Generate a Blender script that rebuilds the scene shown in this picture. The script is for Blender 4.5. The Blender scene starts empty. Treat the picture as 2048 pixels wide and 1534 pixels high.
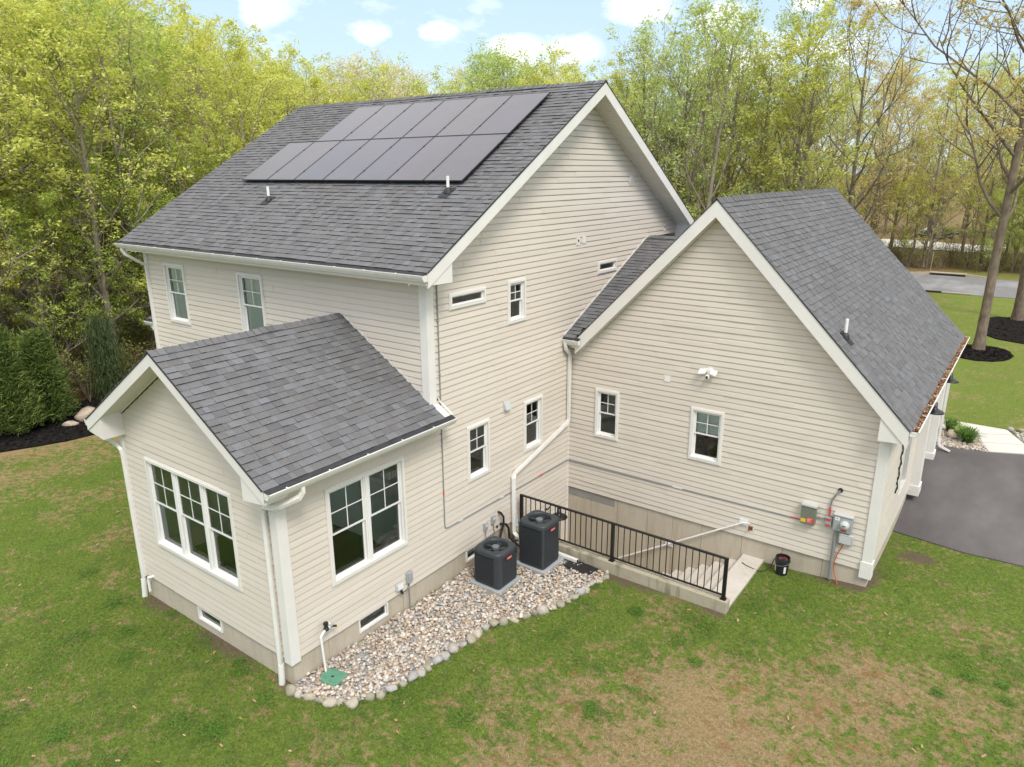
import bpy, bmesh, math, random
import numpy as np
from mathutils import Vector, Matrix
R = math.radians
S = bpy.context.scene
col = S.collection
rnd = random.Random(11)
nrs = np.random.RandomState(5)

# ------------------------------------------------------------------ camera
cam_d = bpy.data.cameras.new('camera'); cam = bpy.data.objects.new('camera', cam_d); col.objects.link(cam)
cam_d.sensor_width = 36.0; cam_d.lens = 36.0 * 1430.96 / 2048; cam_d.clip_start = 0.1; cam_d.clip_end = 4000
CAM = Vector((9.4159, -6.2847, 8.2018))
_r = Vector((0.8067421, 0.59088841, -0.00425099)); _u = Vector((-0.16436851, 0.23131143, 0.95889416)); _f = Vector((-0.56758275, 0.77288156, -0.28373212))
cam.matrix_world = Matrix(((_r.x, _u.x, -_f.x, CAM.x), (_r.y, _u.y, -_f.y, CAM.y), (_r.z, _u.z, -_f.z, CAM.z), (0, 0, 0, 1)))
S.camera = cam

# ------------------------------------------------------------------ world, sun, exposure
SUN_DIR = Vector((0.62, -0.42, 0.92)).normalized()      # towards the sun
SKY_STRENGTH = 0.15; SUN_STRENGTH = 1.7
w = bpy.data.worlds.new('World'); S.world = w; w.use_nodes = True
nt = w.node_tree; nt.nodes.clear()
def wn(t, **k):
    n = nt.nodes.new(t)
    for a, b in k.items(): setattr(n, a, b)
    return n
L = nt.links.new
sky = wn('ShaderNodeTexSky', sky_type='NISHITA'); sky.sun_disc = False
sky.sun_elevation = math.asin(SUN_DIR.z); sky.sun_rotation = math.atan2(SUN_DIR.x, SUN_DIR.y)
sky.air_density = 1.0; sky.dust_density = 0.6; sky.ozone_density = 1.0; sky.altitude = 50
tc = wn('ShaderNodeTexCoord')
def vmath(op, a, b=None):
    n = wn('ShaderNodeVectorMath', operation=op)
    for i, v in enumerate((a, b)):
        if v is None: continue
        if isinstance(v, (tuple, Vector)): n.inputs[i].default_value = v
        else: L(v, n.inputs[i])
    return n.outputs[0] if op not in ('LENGTH', 'DOT_PRODUCT', 'DISTANCE') else n.outputs['Value']
def mth(op, a, b=None, clamp=False):
    n = wn('ShaderNodeMath', operation=op, use_clamp=clamp)
    for i, v in enumerate((a, b)):
        if v is None: continue
        if isinstance(v, (int, float)): n.inputs[i].default_value = v
        else: L(v, n.inputs[i])
    return n.outputs[0]
D = vmath('NORMALIZE', tc.outputs['Generated'])
sep = wn('ShaderNodeSeparateXYZ'); L(D, sep.inputs[0])
nz = wn('ShaderNodeTexNoise'); nz.inputs['Scale'].default_value = 9; nz.inputs['Detail'].default_value = 7; nz.inputs['Roughness'].default_value = .62
st = vmath('MULTIPLY', D, (1, 1, 2.2)); L(st, nz.inputs['Vector'])
big = wn('ShaderNodeTexNoise'); big.inputs['Scale'].default_value = 3.1; big.inputs['Detail'].default_value = 3
L(st, big.inputs['Vector'])
warp = vmath('SUBTRACT', nz.outputs['Color'], (.5, .5, .5))
Dw = vmath('ADD', D, vmath('MULTIPLY', warp, (.05, .05, .03)))
blob = None
for (dx, dy, dz, rr) in ((-.7916, .5823, .1849, .042), (-.80, .575, .19, .03), (-.6496, .7412, .169, .026), (-.659, .7335, .163, .02), (-.7161, .6774, .166, .040), (-.5754, .8038, .147, .05),
                         (-.4402, .8772, .1916, .06), (-.3595, .9156, .1798, .055), (-.2643, .9465, .187, .034), (-.2513, .9571, .140, .075), (-.1831, .9665, .182, .03), (-.5173, .8415, .15, .05), (-.33, .93, .12, .08)):
    df = vmath('MULTIPLY', vmath('SUBTRACT', Dw, (dx, dy, dz)), (1 / rr, 1 / rr, 2.1 / rr))
    b = mth('SUBTRACT', 1.0, vmath('LENGTH', df), True)
    blob = b if blob is None else mth('MAXIMUM', blob, b)
m1 = mth('MULTIPLY', mth('ADD', blob, mth('MULTIPLY', mth('SUBTRACT', nz.outputs['Fac'], .56), 1.9)), 1.0, True)
# the same broken cloud over the rest of the sky, thicker towards the zenith
cov = mth('ADD', mth('MULTIPLY', mth('SUBTRACT', mth('ADD', mth('MULTIPLY', nz.outputs['Fac'], .6), mth('MULTIPLY', big.outputs['Fac'], .7)), .62), 4.5),
          mth('MULTIPLY', mth('SUBTRACT', sep.outputs['Z'], .30), 3.0), True)
mask = mth('MULTIPLY', mth('MAXIMUM', m1, mth('MULTIPLY', cov, mth('MULTIPLY', mth('SUBTRACT', sep.outputs['Z'], .19), 5, True))), mth('MULTIPLY', mth('ADD', sep.outputs['Z'], .02), 30, True))
mix = wn('ShaderNodeMixRGB'); L(mask, mix.inputs[0])
brt = wn('ShaderNodeMixRGB', blend_type='MIX'); brt.inputs[0].default_value = .75; L(sky.outputs[0], brt.inputs[1]); brt.inputs[2].default_value = (3.2, 4.1, 5.2, 1)
L(brt.outputs[0], mix.inputs[1]); mix.inputs[2].default_value = (8.4, 8.3, 8.3, 1)
bg = wn('ShaderNodeBackground'); bg.inputs['Strength'].default_value = SKY_STRENGTH; L(mix.outputs[0], bg.inputs['Color'])
wo = wn('ShaderNodeOutputWorld'); L(bg.outputs[0], wo.inputs['Surface'])
sd = bpy.data.lights.new('sun', 'SUN'); sd.energy = SUN_STRENGTH; sd.angle = R(16); sd.color = (1, .95, .88)
so = bpy.data.objects.new('sun', sd); col.objects.link(so); so.rotation_euler = SUN_DIR.to_track_quat('Z', 'Y').to_euler(); so.location = (20, -20, 40)
S.view_settings.view_transform = 'Standard'; S.view_settings.look = 'None'; S.view_settings.exposure = 0.50; S.view_settings.gamma = 1; S.view_settings.use_curve_mapping = False
S.render.engine = 'CYCLES'
S.cycles.max_bounces = 8; S.cycles.transparent_max_bounces = 12; S.cycles.caustics_reflective = False; S.cycles.caustics_refractive = False

# ------------------------------------------------------------------ materials
MATS = {}
class NT:
    def __init__(s, name, rough=.7, spec=.4):
        s.m = bpy.data.materials.new(name); s.m.use_nodes = True; s.t = s.m.node_tree
        s.b = s.t.nodes['Principled BSDF']; s.b.inputs['Roughness'].default_value = rough; s.b.inputs['Specular IOR Level'].default_value = spec
        MATS[name] = s.m
    def n(s, t, **k):
        x = s.t.nodes.new(t)
        for a, b in k.items(): setattr(x, a, b)
        return x
    def l(s, a, b): s.t.links.new(a, b)
    def pos(s, sc=(1, 1, 1)):
        g = s.n('ShaderNodeNewGeometry'); m = s.n('ShaderNodeVectorMath', operation='MULTIPLY'); m.inputs[1].default_value = sc
        s.l(g.outputs['Position'], m.inputs[0]); return m.outputs[0]
    def noise(s, scale, detail=4, rough=.55, vec=None):
        x = s.n('ShaderNodeTexNoise'); x.inputs['Scale'].default_value = scale; x.inputs['Detail'].default_value = detail; x.inputs['Roughness'].default_value = rough
        s.l(vec if vec is not None else s.pos(), x.inputs['Vector']); return x.outputs['Fac']
    def ramp(s, fac, stops, interp='LINEAR'):
        x = s.n('ShaderNodeValToRGB'); x.color_ramp.interpolation = interp
        e = x.color_ramp.elements
        while len(e) < len(stops): e.new(.5)
        for i, (p, c) in enumerate(stops): e[i].position = p; e[i].color = (*c, 1)
        s.l(fac, x.inputs[0]); return x.outputs[0]
    def mix(s, f, a, b, mode='MIX'):
        x = s.n('ShaderNodeMixRGB', blend_type=mode)
        for i, v in enumerate((f, a, b)):
            if isinstance(v, (int, float)): x.inputs[i].default_value = v
            elif isinstance(v, tuple): x.inputs[i].default_value = (*v, 1)
            else: s.l(v, x.inputs[i])
        return x.outputs[0]
    def math(s, op, a, b=0., clamp=False):
        x = s.n('ShaderNodeMath', operation=op, use_clamp=clamp)
        for i, v in enumerate((a, b)):
            if isinstance(v, (int, float)): x.inputs[i].default_value = v
            else: s.l(v, x.inputs[i])
        return x.outputs[0]
    def bump(s, h, d=.01, st=.6):
        x = s.n('ShaderNodeBump'); x.inputs['Distance'].default_value = d; x.inputs['Strength'].default_value = st
        s.l(h, x.inputs['Height']); s.l(x.outputs[0], s.b.inputs['Normal'])
    def color(s, c):
        if isinstance(c, tuple): s.b.inputs['Base Color'].default_value = (*c, 1)
        else: s.l(c, s.b.inputs['Base Color'])
    def island(s):
        g = s.n('ShaderNodeNewGeometry'); o = s.n('ShaderNodeObjectInfo')
        return s.math('FRACT', s.math('ADD', g.outputs['Random Per Island'], s.math('MULTIPLY', o.outputs['Random'], 7.31)))
def plain(name, c, rough=.6, spec=.4, vary=.08, scale=3., metal=0., fine=40.):
    k = NT(name, rough, spec); k.b.inputs['Metallic'].default_value = metal
    a = k.noise(scale, 5); b = k.noise(fine, 3)
    f = k.math('ADD', k.math('MULTIPLY', a, .7), k.math('MULTIPLY', b, .3))
    lo = tuple(x * (1 - vary) for x in c); hi = tuple(min(1, x * (1 + vary)) for x in c)
    k.color(k.ramp(f, [(.3, lo), (.7, hi)])); return k
# vinyl siding
k = NT('cream_vinyl_siding', .5, .35)
grain = k.noise(1, 4, .6, k.pos((7, 7, 160)))
stain = k.noise(.9, 5, .6)
c = k.ramp(k.math('ADD', k.math('MULTIPLY', k.island(), .45), k.math('MULTIPLY', stain, .55)), [(.15, (.605, .542, .460)), (.85, (.67, .607, .522))])
streak = k.noise(1, 4, .65, k.pos((3.5, 3.5, .35)))
c = k.mix(k.math('MULTIPLY', k.math('SUBTRACT', streak, .5, True), .35, True), c, (.50, .44, .36))
k.color(c)
plain('white_trim', (.74, .715, .67), .45, .4, .05, 2.); plain('white_vinyl', (.78, .77, .74), .35, .5, .03, 2.)
plain('gutter_white', (.74, .725, .68), .32, .5, .08, 5.); plain('soffit_white', (.70, .68, .62), .55, .3, .04, 2.)
# shingles
def shingle_mat(name, stops):
    k = NT(name, .95, .15)
    isl = k.island(); base = k.ramp(isl, stops)
    patch = k.noise(.55, 4, .6); sp = k.noise(260, 2, .7); mid = k.noise(34, 3, .6)
    c = k.mix(k.math('MULTIPLY', k.math('SUBTRACT', patch, .42, True), .8, True), base, (.145, .138, .134))
    c = k.mix(.75, c, k.ramp(sp, [(.25, (.28, .28, .29)), (.5, (.85, .85, .85)), (.75, (1.75, 1.73, 1.7))]), 'MULTIPLY')
    c = k.mix(.35, c, k.ramp(mid, [(.3, (.7, .7, .72)), (.7, (1.3, 1.28, 1.25))]), 'MULTIPLY')
    k.color(c); k.bump(sp, .003, .8)
shingle_mat('charcoal_shingle', [(0., (.120, .122, .128)), (.22, (.162, .164, .170)), (.42, (.142, .138, .137)), (.6, (.184, .189, .200)), (.78, (.153, .149, .148)), (1., (.173, .176, .185))])
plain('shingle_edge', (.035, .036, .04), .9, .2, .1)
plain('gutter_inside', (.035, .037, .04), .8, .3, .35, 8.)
# concrete
def conc(name, a, b, dirt=(.30, .27, .20), sc=1.4, amt=.8):
    k = NT(name, .88, .25); n1 = k.noise(sc, 6, .62); n2 = k.noise(55, 4, .6); v = k.noise(1, 5, .6, k.pos((4., 4., .6)))
    c = k.mix(.5, k.ramp(n1, [(.3, a), (.7, b)]), k.ramp(n2, [(.3, tuple(x * .8 for x in a)), (.7, tuple(x * 1.12 for x in b))]))
    c = k.mix(k.math('MULTIPLY', k.math('MULTIPLY', k.math('SUBTRACT', v, .5, True), 4., True), amt, True), c, dirt)
    vor = k.n('ShaderNodeTexVoronoi'); vor.inputs['Scale'].default_value = 9; k.l(k.pos(), vor.inputs['Vector'])
    pit = k.math('LESS_THAN', vor.outputs['Distance'], .055)
    c = k.mix(k.math('MULTIPLY', pit, .6), c, (.14, .12, .10))
    k.color(c); k.bump(k.math('ADD', n2, k.math('MULTIPLY', pit, -.6)), .004, .6)
conc('foundation_concrete', (.43, .375, .29), (.54, .475, .375), (.34, .27, .17), amt=.5)
conc('stair_concrete', (.50, .46, .41), (.60, .56, .50), amt=.3)
conc('mossy_concrete', (.36, .31, .22), (.47, .42, .32), (.13, .13, .07), 2.2, 1.)
conc('walk_concrete', (.55, .52, .47), (.62, .59, .54), (.45, .42, .36), 1.2, .25)
plain('patch_concrete', (.27, .26, .235), .9, .2, .16, 3.)
# asphalt
def asphalt(name, a, b):
    k = NT(name, .85, .3); n1 = k.noise(.7, 6, .65); n2 = k.noise(160, 3, .7); n3 = k.noise(.35, 5, .6, k.pos((1, .45, 1)))
    c = k.mix(.6, k.ramp(n1, [(.3, a), (.7, b)]), k.ramp(n2, [(.25, tuple(x * .55 for x in a)), (.75, tuple(x * 1.7 for x in b))]))
    c = k.mix(k.math('MULTIPLY', k.math('SUBTRACT', n3, .46, True), 5., True), c, tuple(x * 1.55 for x in b))
    k.color(c); k.bump(n2, .006, .7)
asphalt('driveway_asphalt', (.062, .056, .055), (.10, .092, .09)); asphalt('road_asphalt', (.15, .148, .15), (.19, .187, .19))
# painted, metal, plastics
plain('black_metal', (.012, .012, .013), .35, .5, .2); plain('unit_grey', (.040, .047, .053), .5, .45, .12, 6.)
plain('louver_metal', (.032, .036, .040), .5, .45, .1); plain('unit_dark', (.012, .013, .015), .55, .4, .2); plain('fan_blade', (.045, .048, .052), .5, .4, .1); plain('fan_grey', (.15, .165, .175), .45, .5, .1); plain('badge_red', (.55, .06, .05), .4, .5, .1)
plain('label_white', (.75, .74, .70), .5, .4, .05); plain('label_yellow', (.75, .50, .03), .5, .4, .05); plain('box_grey', (.34, .36, .36), .5, .4, .08)
plain('box_green_grey', (.17, .185, .14), .5, .4, .08); plain('pipe_grey', (.23, .235, .235), .55, .4, .12); plain('orange_cable', (.55, .10, .035), .5, .4, .1)
plain('black_plastic', (.018, .018, .02), .45, .45, .2); plain('pvc_white', (.80, .79, .76), .3, .5, .05); plain('valve_green', (.11, .27, .18), .6, .35, .18, 9.)
plain('plastic_light_grey', (.52, .53, .52), .4, .4, .05); plain('pad_grey', (.34, .36, .36), .85, .2, .1); plain('rust', (.16, .07, .03), .9, .2, .3)
plain('car_paint', (.03, .045, .06), .25, .6, .1); plain('car_glass', (.02, .025, .03), .08, .8, .1); plain('tyre_rubber', (.02, .02, .02), .8, .3, .1); plain('rim_metal', (.5, .5, .5), .3, .5, .1, metal=.7)
plain('room_wall', (.74, .77, .71), .9, .1, .05); plain('room_floor', (.10, .075, .05), .6, .3, .2); plain('blind_cloth', (.86, .92, .84), .8, .2, .05, 6.)
plain('cabinet_white', (.60, .66, .60), .6, .3, .04); plain('door_paint', (.62, .60, .56), .5, .4, .04); plain('wood_stake', (.42, .36, .27), .8, .2, .2)
# solar glass
k = NT('solar_glass', .3, .5)
sx = k.n('ShaderNodeTexBrick'); sx.offset = 0; sx.inputs['Scale'].default_value = 1; sx.inputs['Brick Width'].default_value = .177; sx.inputs['Row Height'].default_value = .079; sx.inputs['Mortar Size'].default_value = .0035; sx.inputs['Color1'].default_value = (1, 1, 1, 1); sx.inputs['Color2'].default_value = (.93, .93, .95, 1); sx.inputs['Mortar'].default_value = (1.9, 1.85, 1.8, 1)
obc = k.n('ShaderNodeTexCoord'); k.l(obc.outputs['Object'], sx.inputs['Vector'])
tone = k.n('ShaderNodeObjectInfo')
f = k.ramp(tone.outputs['Random'], [(0, (.056, .051, .066)), (.5, (.073, .064, .069)), (1, (.047, .048, .070))])
f = k.mix(.8, f, sx.outputs['Color'], 'MULTIPLY')
f = k.mix(.4, f, k.ramp(k.noise(1.2, 4), [(.3, (.8, .8, .8)), (.7, (1.25, 1.22, 1.2))]), 'MULTIPLY'); k.color(f)
k.b.inputs['Coat Weight'].default_value = .45; k.b.inputs['Coat Roughness'].default_value = .30; k.b.inputs['Coat IOR'].default_value = 1.4; k.b.inputs['Specular IOR Level'].default_value = .3
plain('solar_frame', (.02, .022, .028), .35, .5, .1)
# window glass
k = NT('window_glass'); t = k.t; out = t.nodes['Material Output']
tr = k.n('ShaderNodeBsdfTransparent'); tr.inputs[0].default_value = (.93, .98, .94, 1)
gl = k.n('ShaderNodeBsdfGlossy'); gl.inputs['Roughness'].default_value = .012; gl.inputs[0].default_value = (.92, .97, .94, 1)
bmp = k.n('ShaderNodeBump'); bmp.inputs['Distance'].default_value = .01; bmp.inputs['Strength'].default_value = .25; k.l(k.noise(2.3, 1), bmp.inputs['Height']); k.l(bmp.outputs[0], gl.inputs['Normal'])
fr = k.n('ShaderNodeFresnel'); fr.inputs[0].default_value = 1.62
ms = k.n('ShaderNodeMixShader'); k.l(k.math('MULTIPLY', fr.outputs[0], 1.25, True), ms.inputs[0]); k.l(tr.outputs[0], ms.inputs[1]); k.l(gl.outputs[0], ms.inputs[2]); k.l(ms.outputs[0], out.inputs[0])
# stones
def stone(name, stops, sc=22):
    k = NT(name, .75, .35); c = k.ramp(k.island(), stops)
    c = k.mix(.55, c, k.ramp(k.noise(sc, 5, .65), [(.25, (.55, .53, .5)), (.75, (1.35, 1.33, 1.3))]), 'MULTIPLY')
    k.color(c); k.bump(k.noise(sc * 2, 4), .006, .6)
stone('river_pebble', [(0, (.33, .31, .29)), (.12, (.62, .53, .42)), (.25, (.27, .27, .28)), (.36, (.70, .65, .57)), (.48, (.42, .31, .20)), (.58, (.56, .45, .35)), (.68, (.44, .45, .46)), (.78, (.74, .69, .62)), (.88, (.38, .28, .20)), (1, (.48, .43, .38))], 30)
stone('edging_rock', [(0, (.34, .34, .35)), (.2, (.44, .39, .32)), (.4, (.25, .24, .17)), (.6, (.46, .41, .34)), (.8, (.29, .27, .20)), (1, (.38, .37, .36))], 14)
stone('boulder_rock', [(0, (.46, .38, .30)), (1, (.52, .45, .36))], 6)
k = plain('black_mulch', (.018, .015, .014), 1., .1, .6, 14., fine=70); k.bump(k.noise(60, 4, .7), .04, 1.)
plain('mulch_chip', (.022, .019, .018), .95, .15, .3)
k = NT('dead_leaf', .8, .2); k.color(k.ramp(k.island(), [(0, (.22, .09, .04)), (.3, (.40, .24, .13)), (.6, (.14, .06, .03)), (.8, (.48, .33, .22)), (1, (.30, .15, .07))]))
# bark and leaves
def bark(name, a, b):
    k = NT(name, .95, .15); n1 = k.noise(1, 5, .65, k.pos((9, 9, 2.2))); n2 = k.noise(3, 3)
    c = k.mix(.35, k.ramp(n1, [(.32, a), (.66, b)]), k.ramp(n2, [(.3, a), (.75, tuple(x * 1.3 for x in b))])); k.color(c); k.bump(n1, .03, .8)
plain('cord_red', (.22, .06, .06), .6, .3, .3)
bark('bark_grey', (.15, .12, .092), (.34, .295, .24)); bark('bark_brown', (.10, .075, .055), (.27, .21, .155))
def leafmat(name, stops, trans=.45, vary=.35):
    k = NT(name, .6, .25); o = k.n('ShaderNodeObjectInfo'); g = k.n('ShaderNodeNewGeometry')
    f = k.math('ADD', k.math('MULTIPLY', g.outputs['Random Per Island'], .5), k.math('MULTIPLY', k.noise(.6, 3), .5))
    c = k.ramp(f, stops); c = k.mix(vary, c, k.ramp(o.outputs['Random'], [(0, (.85, .96, .8)), (.5, (1.03, 1.03, .95)), (1, (1.15, 1.07, .85))]), 'MULTIPLY')
    k.color(c); tl = k.n('ShaderNodeBsdfTranslucent'); k.l(c, tl.inputs[0])
    ms = k.n('ShaderNodeMixShader'); ms.inputs[0].default_value = trans; k.l(k.b.outputs[0], ms.inputs[1]); k.l(tl.outputs[0], ms.inputs[2])
    k.l(ms.outputs[0], k.t.nodes['Material Output'].inputs[0])
leafmat('leaf_yellow_green', [(.2, (.46, .51, .10)), (.5, (.65, .68, .16)), (.8, (.83, .81, .29))])
leafmat('leaf_fresh_green', [(.2, (.31, .41, .075)), (.5, (.48, .57, .12)), (.8, (.66, .71, .21))])
leafmat('leaf_mid_green', [(.2, (.36, .48, .13)), (.5, (.53, .62, .20)), (.8, (.70, .75, .31))])
leafmat('leaf_bronze', [(.2, (.52, .40, .16)), (.5, (.66, .55, .22)), (.8, (.70, .66, .27))])
leafmat('leaf_pale_blossom', [(.2, (.58, .56, .24)), (.5, (.72, .68, .42)), (.8, (.84, .80, .66))], .45, .2)
leafmat('leaf_far', [(.2, (.50, .46, .24)), (.5, (.62, .58, .28)), (.8, (.72, .70, .34))])
leafmat('needle_green', [(.2, (.07, .11, .03)), (.5, (.14, .20, .05)), (.8, (.27, .32, .09))], .2)
leafmat('needle_dark', [(.2, (.045, .075, .03)), (.5, (.075, .11, .045)), (.8, (.12, .16, .06))], .15)
leafmat('brush_leaf', [(.15, (.19, .12, .065)), (.4, (.24, .19, .08)), (.6, (.20, .27, .07)), (.85, (.36, .42, .12))], .3)
leafmat('blade_green', [(.2, (.055, .13, .018)), (.5, (.10, .20, .028)), (.8, (.18, .29, .05))], .3, .0)

# ------------------------------------------------------------------ mesh builder
class MB:
    def __init__(s): s.v = []; s.f = []; s.mi = []; s.mats = []; s.cur = 0
    def mat(s, name):
        if name not in s.mats: s.mats.append(name)
        s.cur = s.mats.index(name); return s
    def add(s, vs, fs):
        o = len(s.v); s.v += [tuple(x) for x in vs]
        for f in fs: s.f.append(tuple(i + o for i in f)); s.mi.append(s.cur)
        return s
    def quad(s, a, b, c, d): return s.add([a, b, c, d], [(0, 1, 2, 3)])
    def box(s, lo, hi, bev=0.):
        x0, y0, z0 = lo; x1, y1, z1 = hi
        if bev <= 0:
            return s.add([(x0, y0, z0), (x1, y0, z0), (x1, y1, z0), (x0, y1, z0), (x0, y0, z1), (x1, y0, z1), (x1, y1, z1), (x0, y1, z1)],
                         [(0, 3, 2, 1), (4, 5, 6, 7), (0, 1, 5, 4), (1, 2, 6, 5), (2, 3, 7, 6), (3, 0, 4, 7)])
        bm = bmesh.new(); bmesh.ops.create_cube(bm, size=1)
        for v in bm.verts: v.co = Vector(((x0 + x1) / 2 + v.co.x * (x1 - x0), (y0 + y1) / 2 + v.co.y * (y1 - y0), (z0 + z1) / 2 + v.co.z * (z1 - z0)))
        bmesh.ops.bevel(bm, geom=bm.edges[:], offset=bev, segments=2, affect='EDGES', profile=.6)
        s.frombm(bm); return s
    def frombm(s, bm):
        bm.verts.index_update(); s.add([v.co[:] for v in bm.verts], [[v.index for v in f.verts] for f in bm.faces]); bm.free(); return s
    def prism(s, pts, vec):
        n = len(pts); vec = Vector(vec); a = [Vector(p) for p in pts]; b = [p + vec for p in a]
        return s.add(a + b, [tuple(range(n - 1, -1, -1)), tuple(range(n, 2 * n))] + [(i, (i + 1) % n, n + (i + 1) % n, n + i) for i in range(n)])
    def sweep(s, pts, r, n=8, prof=None, up=None, cap=True):
        P = [Vector(p) for p in pts]; m = len(P)
        rad = r if isinstance(r, (list, tuple)) else [r] * m
        prev = None; base = len(s.v); vs = []
        if prof is None: prof = [(math.cos(2 * math.pi * i / n), math.sin(2 * math.pi * i / n)) for i in range(n)]
        n = len(prof)
        for i in range(m):
            t = (P[min(i + 1, m - 1)] - P[max(i - 1, 0)]).normalized()
            sc = 1.
            if 0 < i < m - 1:
                a = (P[i] - P[i - 1]).normalized(); sc = 1 / max(.5, abs(a.dot(t)))
            if prev is None:
                q = Vector(up) if up else (Vector((0, 0, 1)) if abs(t.z) < .9 else Vector((1, 0, 0)))
            else: q = prev
            x = (q - t * q.dot(t))
            if x.length < 1e-5: x = Vector((1, 0, 0)) - t * t.x
            x.normalize(); y = t.cross(x); prev = x
            for (a, b) in prof: vs.append(P[i] + (x * a + y * b) * rad[i] * (sc if n <= 8 else 1))
        fs = []
        for i in range(m - 1):
            for j in range(n): fs.append((i * n + j, i * n + (j + 1) % n, (i + 1) * n + (j + 1) % n, (i + 1) * n + j))
        if cap: fs += [tuple(range(n - 1, -1, -1)), tuple(range((m - 1) * n, m * n))]
        return s.add(vs, fs)
    def lathe(s, prof, c=(0, 0, 0), n=24, axis='z'):
        vs = []; fs = []; m = len(prof)
        for (r, z) in prof:
            for j in range(n):
                a = 2 * math.pi * j / n; p = (r * math.cos(a), r * math.sin(a), z)
                if axis == 'x': p = (z, p[0], p[1])
                if axis == 'y': p = (p[0], z, p[1])
                vs.append((p[0] + c[0], p[1] + c[1], p[2] + c[2]))
        for i in range(m - 1):
            for j in range(n): fs.append((i * n + j, i * n + (j + 1) % n, (i + 1) * n + (j + 1) % n, (i + 1) * n + j))
        return s.add(vs, fs)
    def mesh(s, name, smooth=False):
        me = bpy.data.meshes.new(name); me.from_pydata(s.v, [], s.f)
        for m in s.mats or ['white_trim']: me.materials.append(MATS[m])
        me.polygons.foreach_set('material_index', s.mi)
        if smooth: me.polygons.foreach_set('use_smooth', [True] * len(s.f))
        me.update(); return me
    def build(s, name, parent=None, smooth=False, kind=None, **kw):
        if not s.v: return None
        A = np.array(s.v); c = Vector(((A[:, 0].min() + A[:, 0].max()) / 2, (A[:, 1].min() + A[:, 1].max()) / 2, A[:, 2].min()))
        s.v = [(a[0] - c.x, a[1] - c.y, a[2] - c.z) for a in s.v]
        o = bpy.data.objects.new(name, s.mesh(name, smooth)); link(o, c, parent)
        if kind: o['kind'] = kind
        for a, b in kw.items(): o[a] = b
        return o
WL = {}
def link(o, wloc, parent=None):
    col.objects.link(o); wloc = Vector(wloc); WL[o.name] = wloc
    if parent is not None: o.parent = parent; o.location = wloc - WL[parent.name]
    else: o.location = wloc
    return o
def thing(name, label, cat, loc=(0, 0, 0), group=None):
    o = bpy.data.objects.new(name, None); o.empty_display_size = .2; link(o, loc); o['label'] = label; o['category'] = cat
    if group: o['group'] = group
    return o
def part(name, parent, loc=(0, 0, 0)):
    o = bpy.data.objects.new(name, None); o.empty_display_size = .1; return link(o, loc, parent)
def tag(o, label, cat, group=None):
    o['label'] = label; o['category'] = cat
    if group: o['group'] = group
    return o
def inst(me, name, parent, wmat):
    o = bpy.data.objects.new(name, me); col.objects.link(o); WL[o.name] = wmat.to_translation()
    if parent is not None:
        o.parent = parent; o.matrix_local = Matrix.Translation(-WL[parent.name]) @ wmat
    else: o.matrix_world = wmat
    return o

# ------------------------------------------------------------------ ground height
def smooth(a):
    a = min(1., max(0., a)); return a * a * (3 - 2 * a)
def gz(x, y):
    a = smooth((y - 11.8) / 6.5) * smooth((x + 16) / 14)
    z = -.52 + .47 * a
    z += .13 * math.exp(-((x - 7.8) ** 2 + (y - 9.2) ** 2) / 1.6) * (1 - a)
    z += .02 * math.sin(x * .37 + 1) * math.sin(y * .31 + 2)
    return z
#@@PART2
# ------------------------------------------------------------------ setting: ground sheet
def axis(a, b, st, far, hole=()):
    v = list(np.arange(a, b + 1e-6, st)); d = st
    x = b; 
    while x < far: d *= 1.35; x += d; v.append(x)
    x = a; d = st; 
    while x > -far: d *= 1.35; x -= d; v.insert(0, x)
    v = [q for q in v if all(abs(q - h) > .06 for h in hole)] + list(hole)
    return sorted(v)
GX = axis(-24, 14, .25, 1500, (-.10, 5.36)); GY = axis(-9, 24, .25, 1500, (6.60, 9.14))
def lawn_attr(x, y):
    # wood floor share, soil share next to walls, dry share
    edge = -19.3 + 1.2 * math.sin(y * .5) + .8 * math.sin(y * 1.3)
    if y < 4: edge = -20.5
    wood = smooth((edge - x) / 1.5)
    wood = max(wood, smooth((y - 30 - .5 * math.sin(x)) / 2) * smooth((4.5 - x) / 2))
    wood = max(wood, smooth((y - 64.5) / 1.2) * (1 if y < 80 else .35))
    d = 9.
    if -5 < x < .1 and y < .6: d = min(d, max(0, -y))
    if 5.4 < x < 7.7 and y < 9.6: d = min(d, max(0, 9.06 - y))
    if x > 7.0 and 9 < y < 12.4: d = min(d, max(0, x - 7.5))
    if y < 6.9 and 2.6 < x < 5.5: d = min(d, max(0, 6.55 - y))
    soil = smooth(1 - d / .55) * (.72 + .28 * math.sin(x * 2.3 + 1.1 * y))
    soil = max(soil, 1 - smooth(math.hypot((x - 8.25) / .5, (y - 11.3) / .38) - .3))
    gx = float(np.interp(y, [-7, -1.2, 1.2, 4, 5.8, 7, 8.2], [.0, 1.3, 2.8, 4.3, 6.1, 8.3, 11]))
    dry = smooth((x - gx + .45 * math.sin(x * 1.7 + y) + .45 * math.sin(y * 1.9 - x) + .9) / 3.4) * (1 - .55 * smooth((x - 7.5) / 2.5))
    if y > 9: dry = 0
    dry = max(dry, .75 * smooth((-12.5 - x + .7 * math.sin(y * 2)) / 2.) * smooth((6 - y) / 2) * (1 - wood))
    return wood, soil, dry
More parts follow.
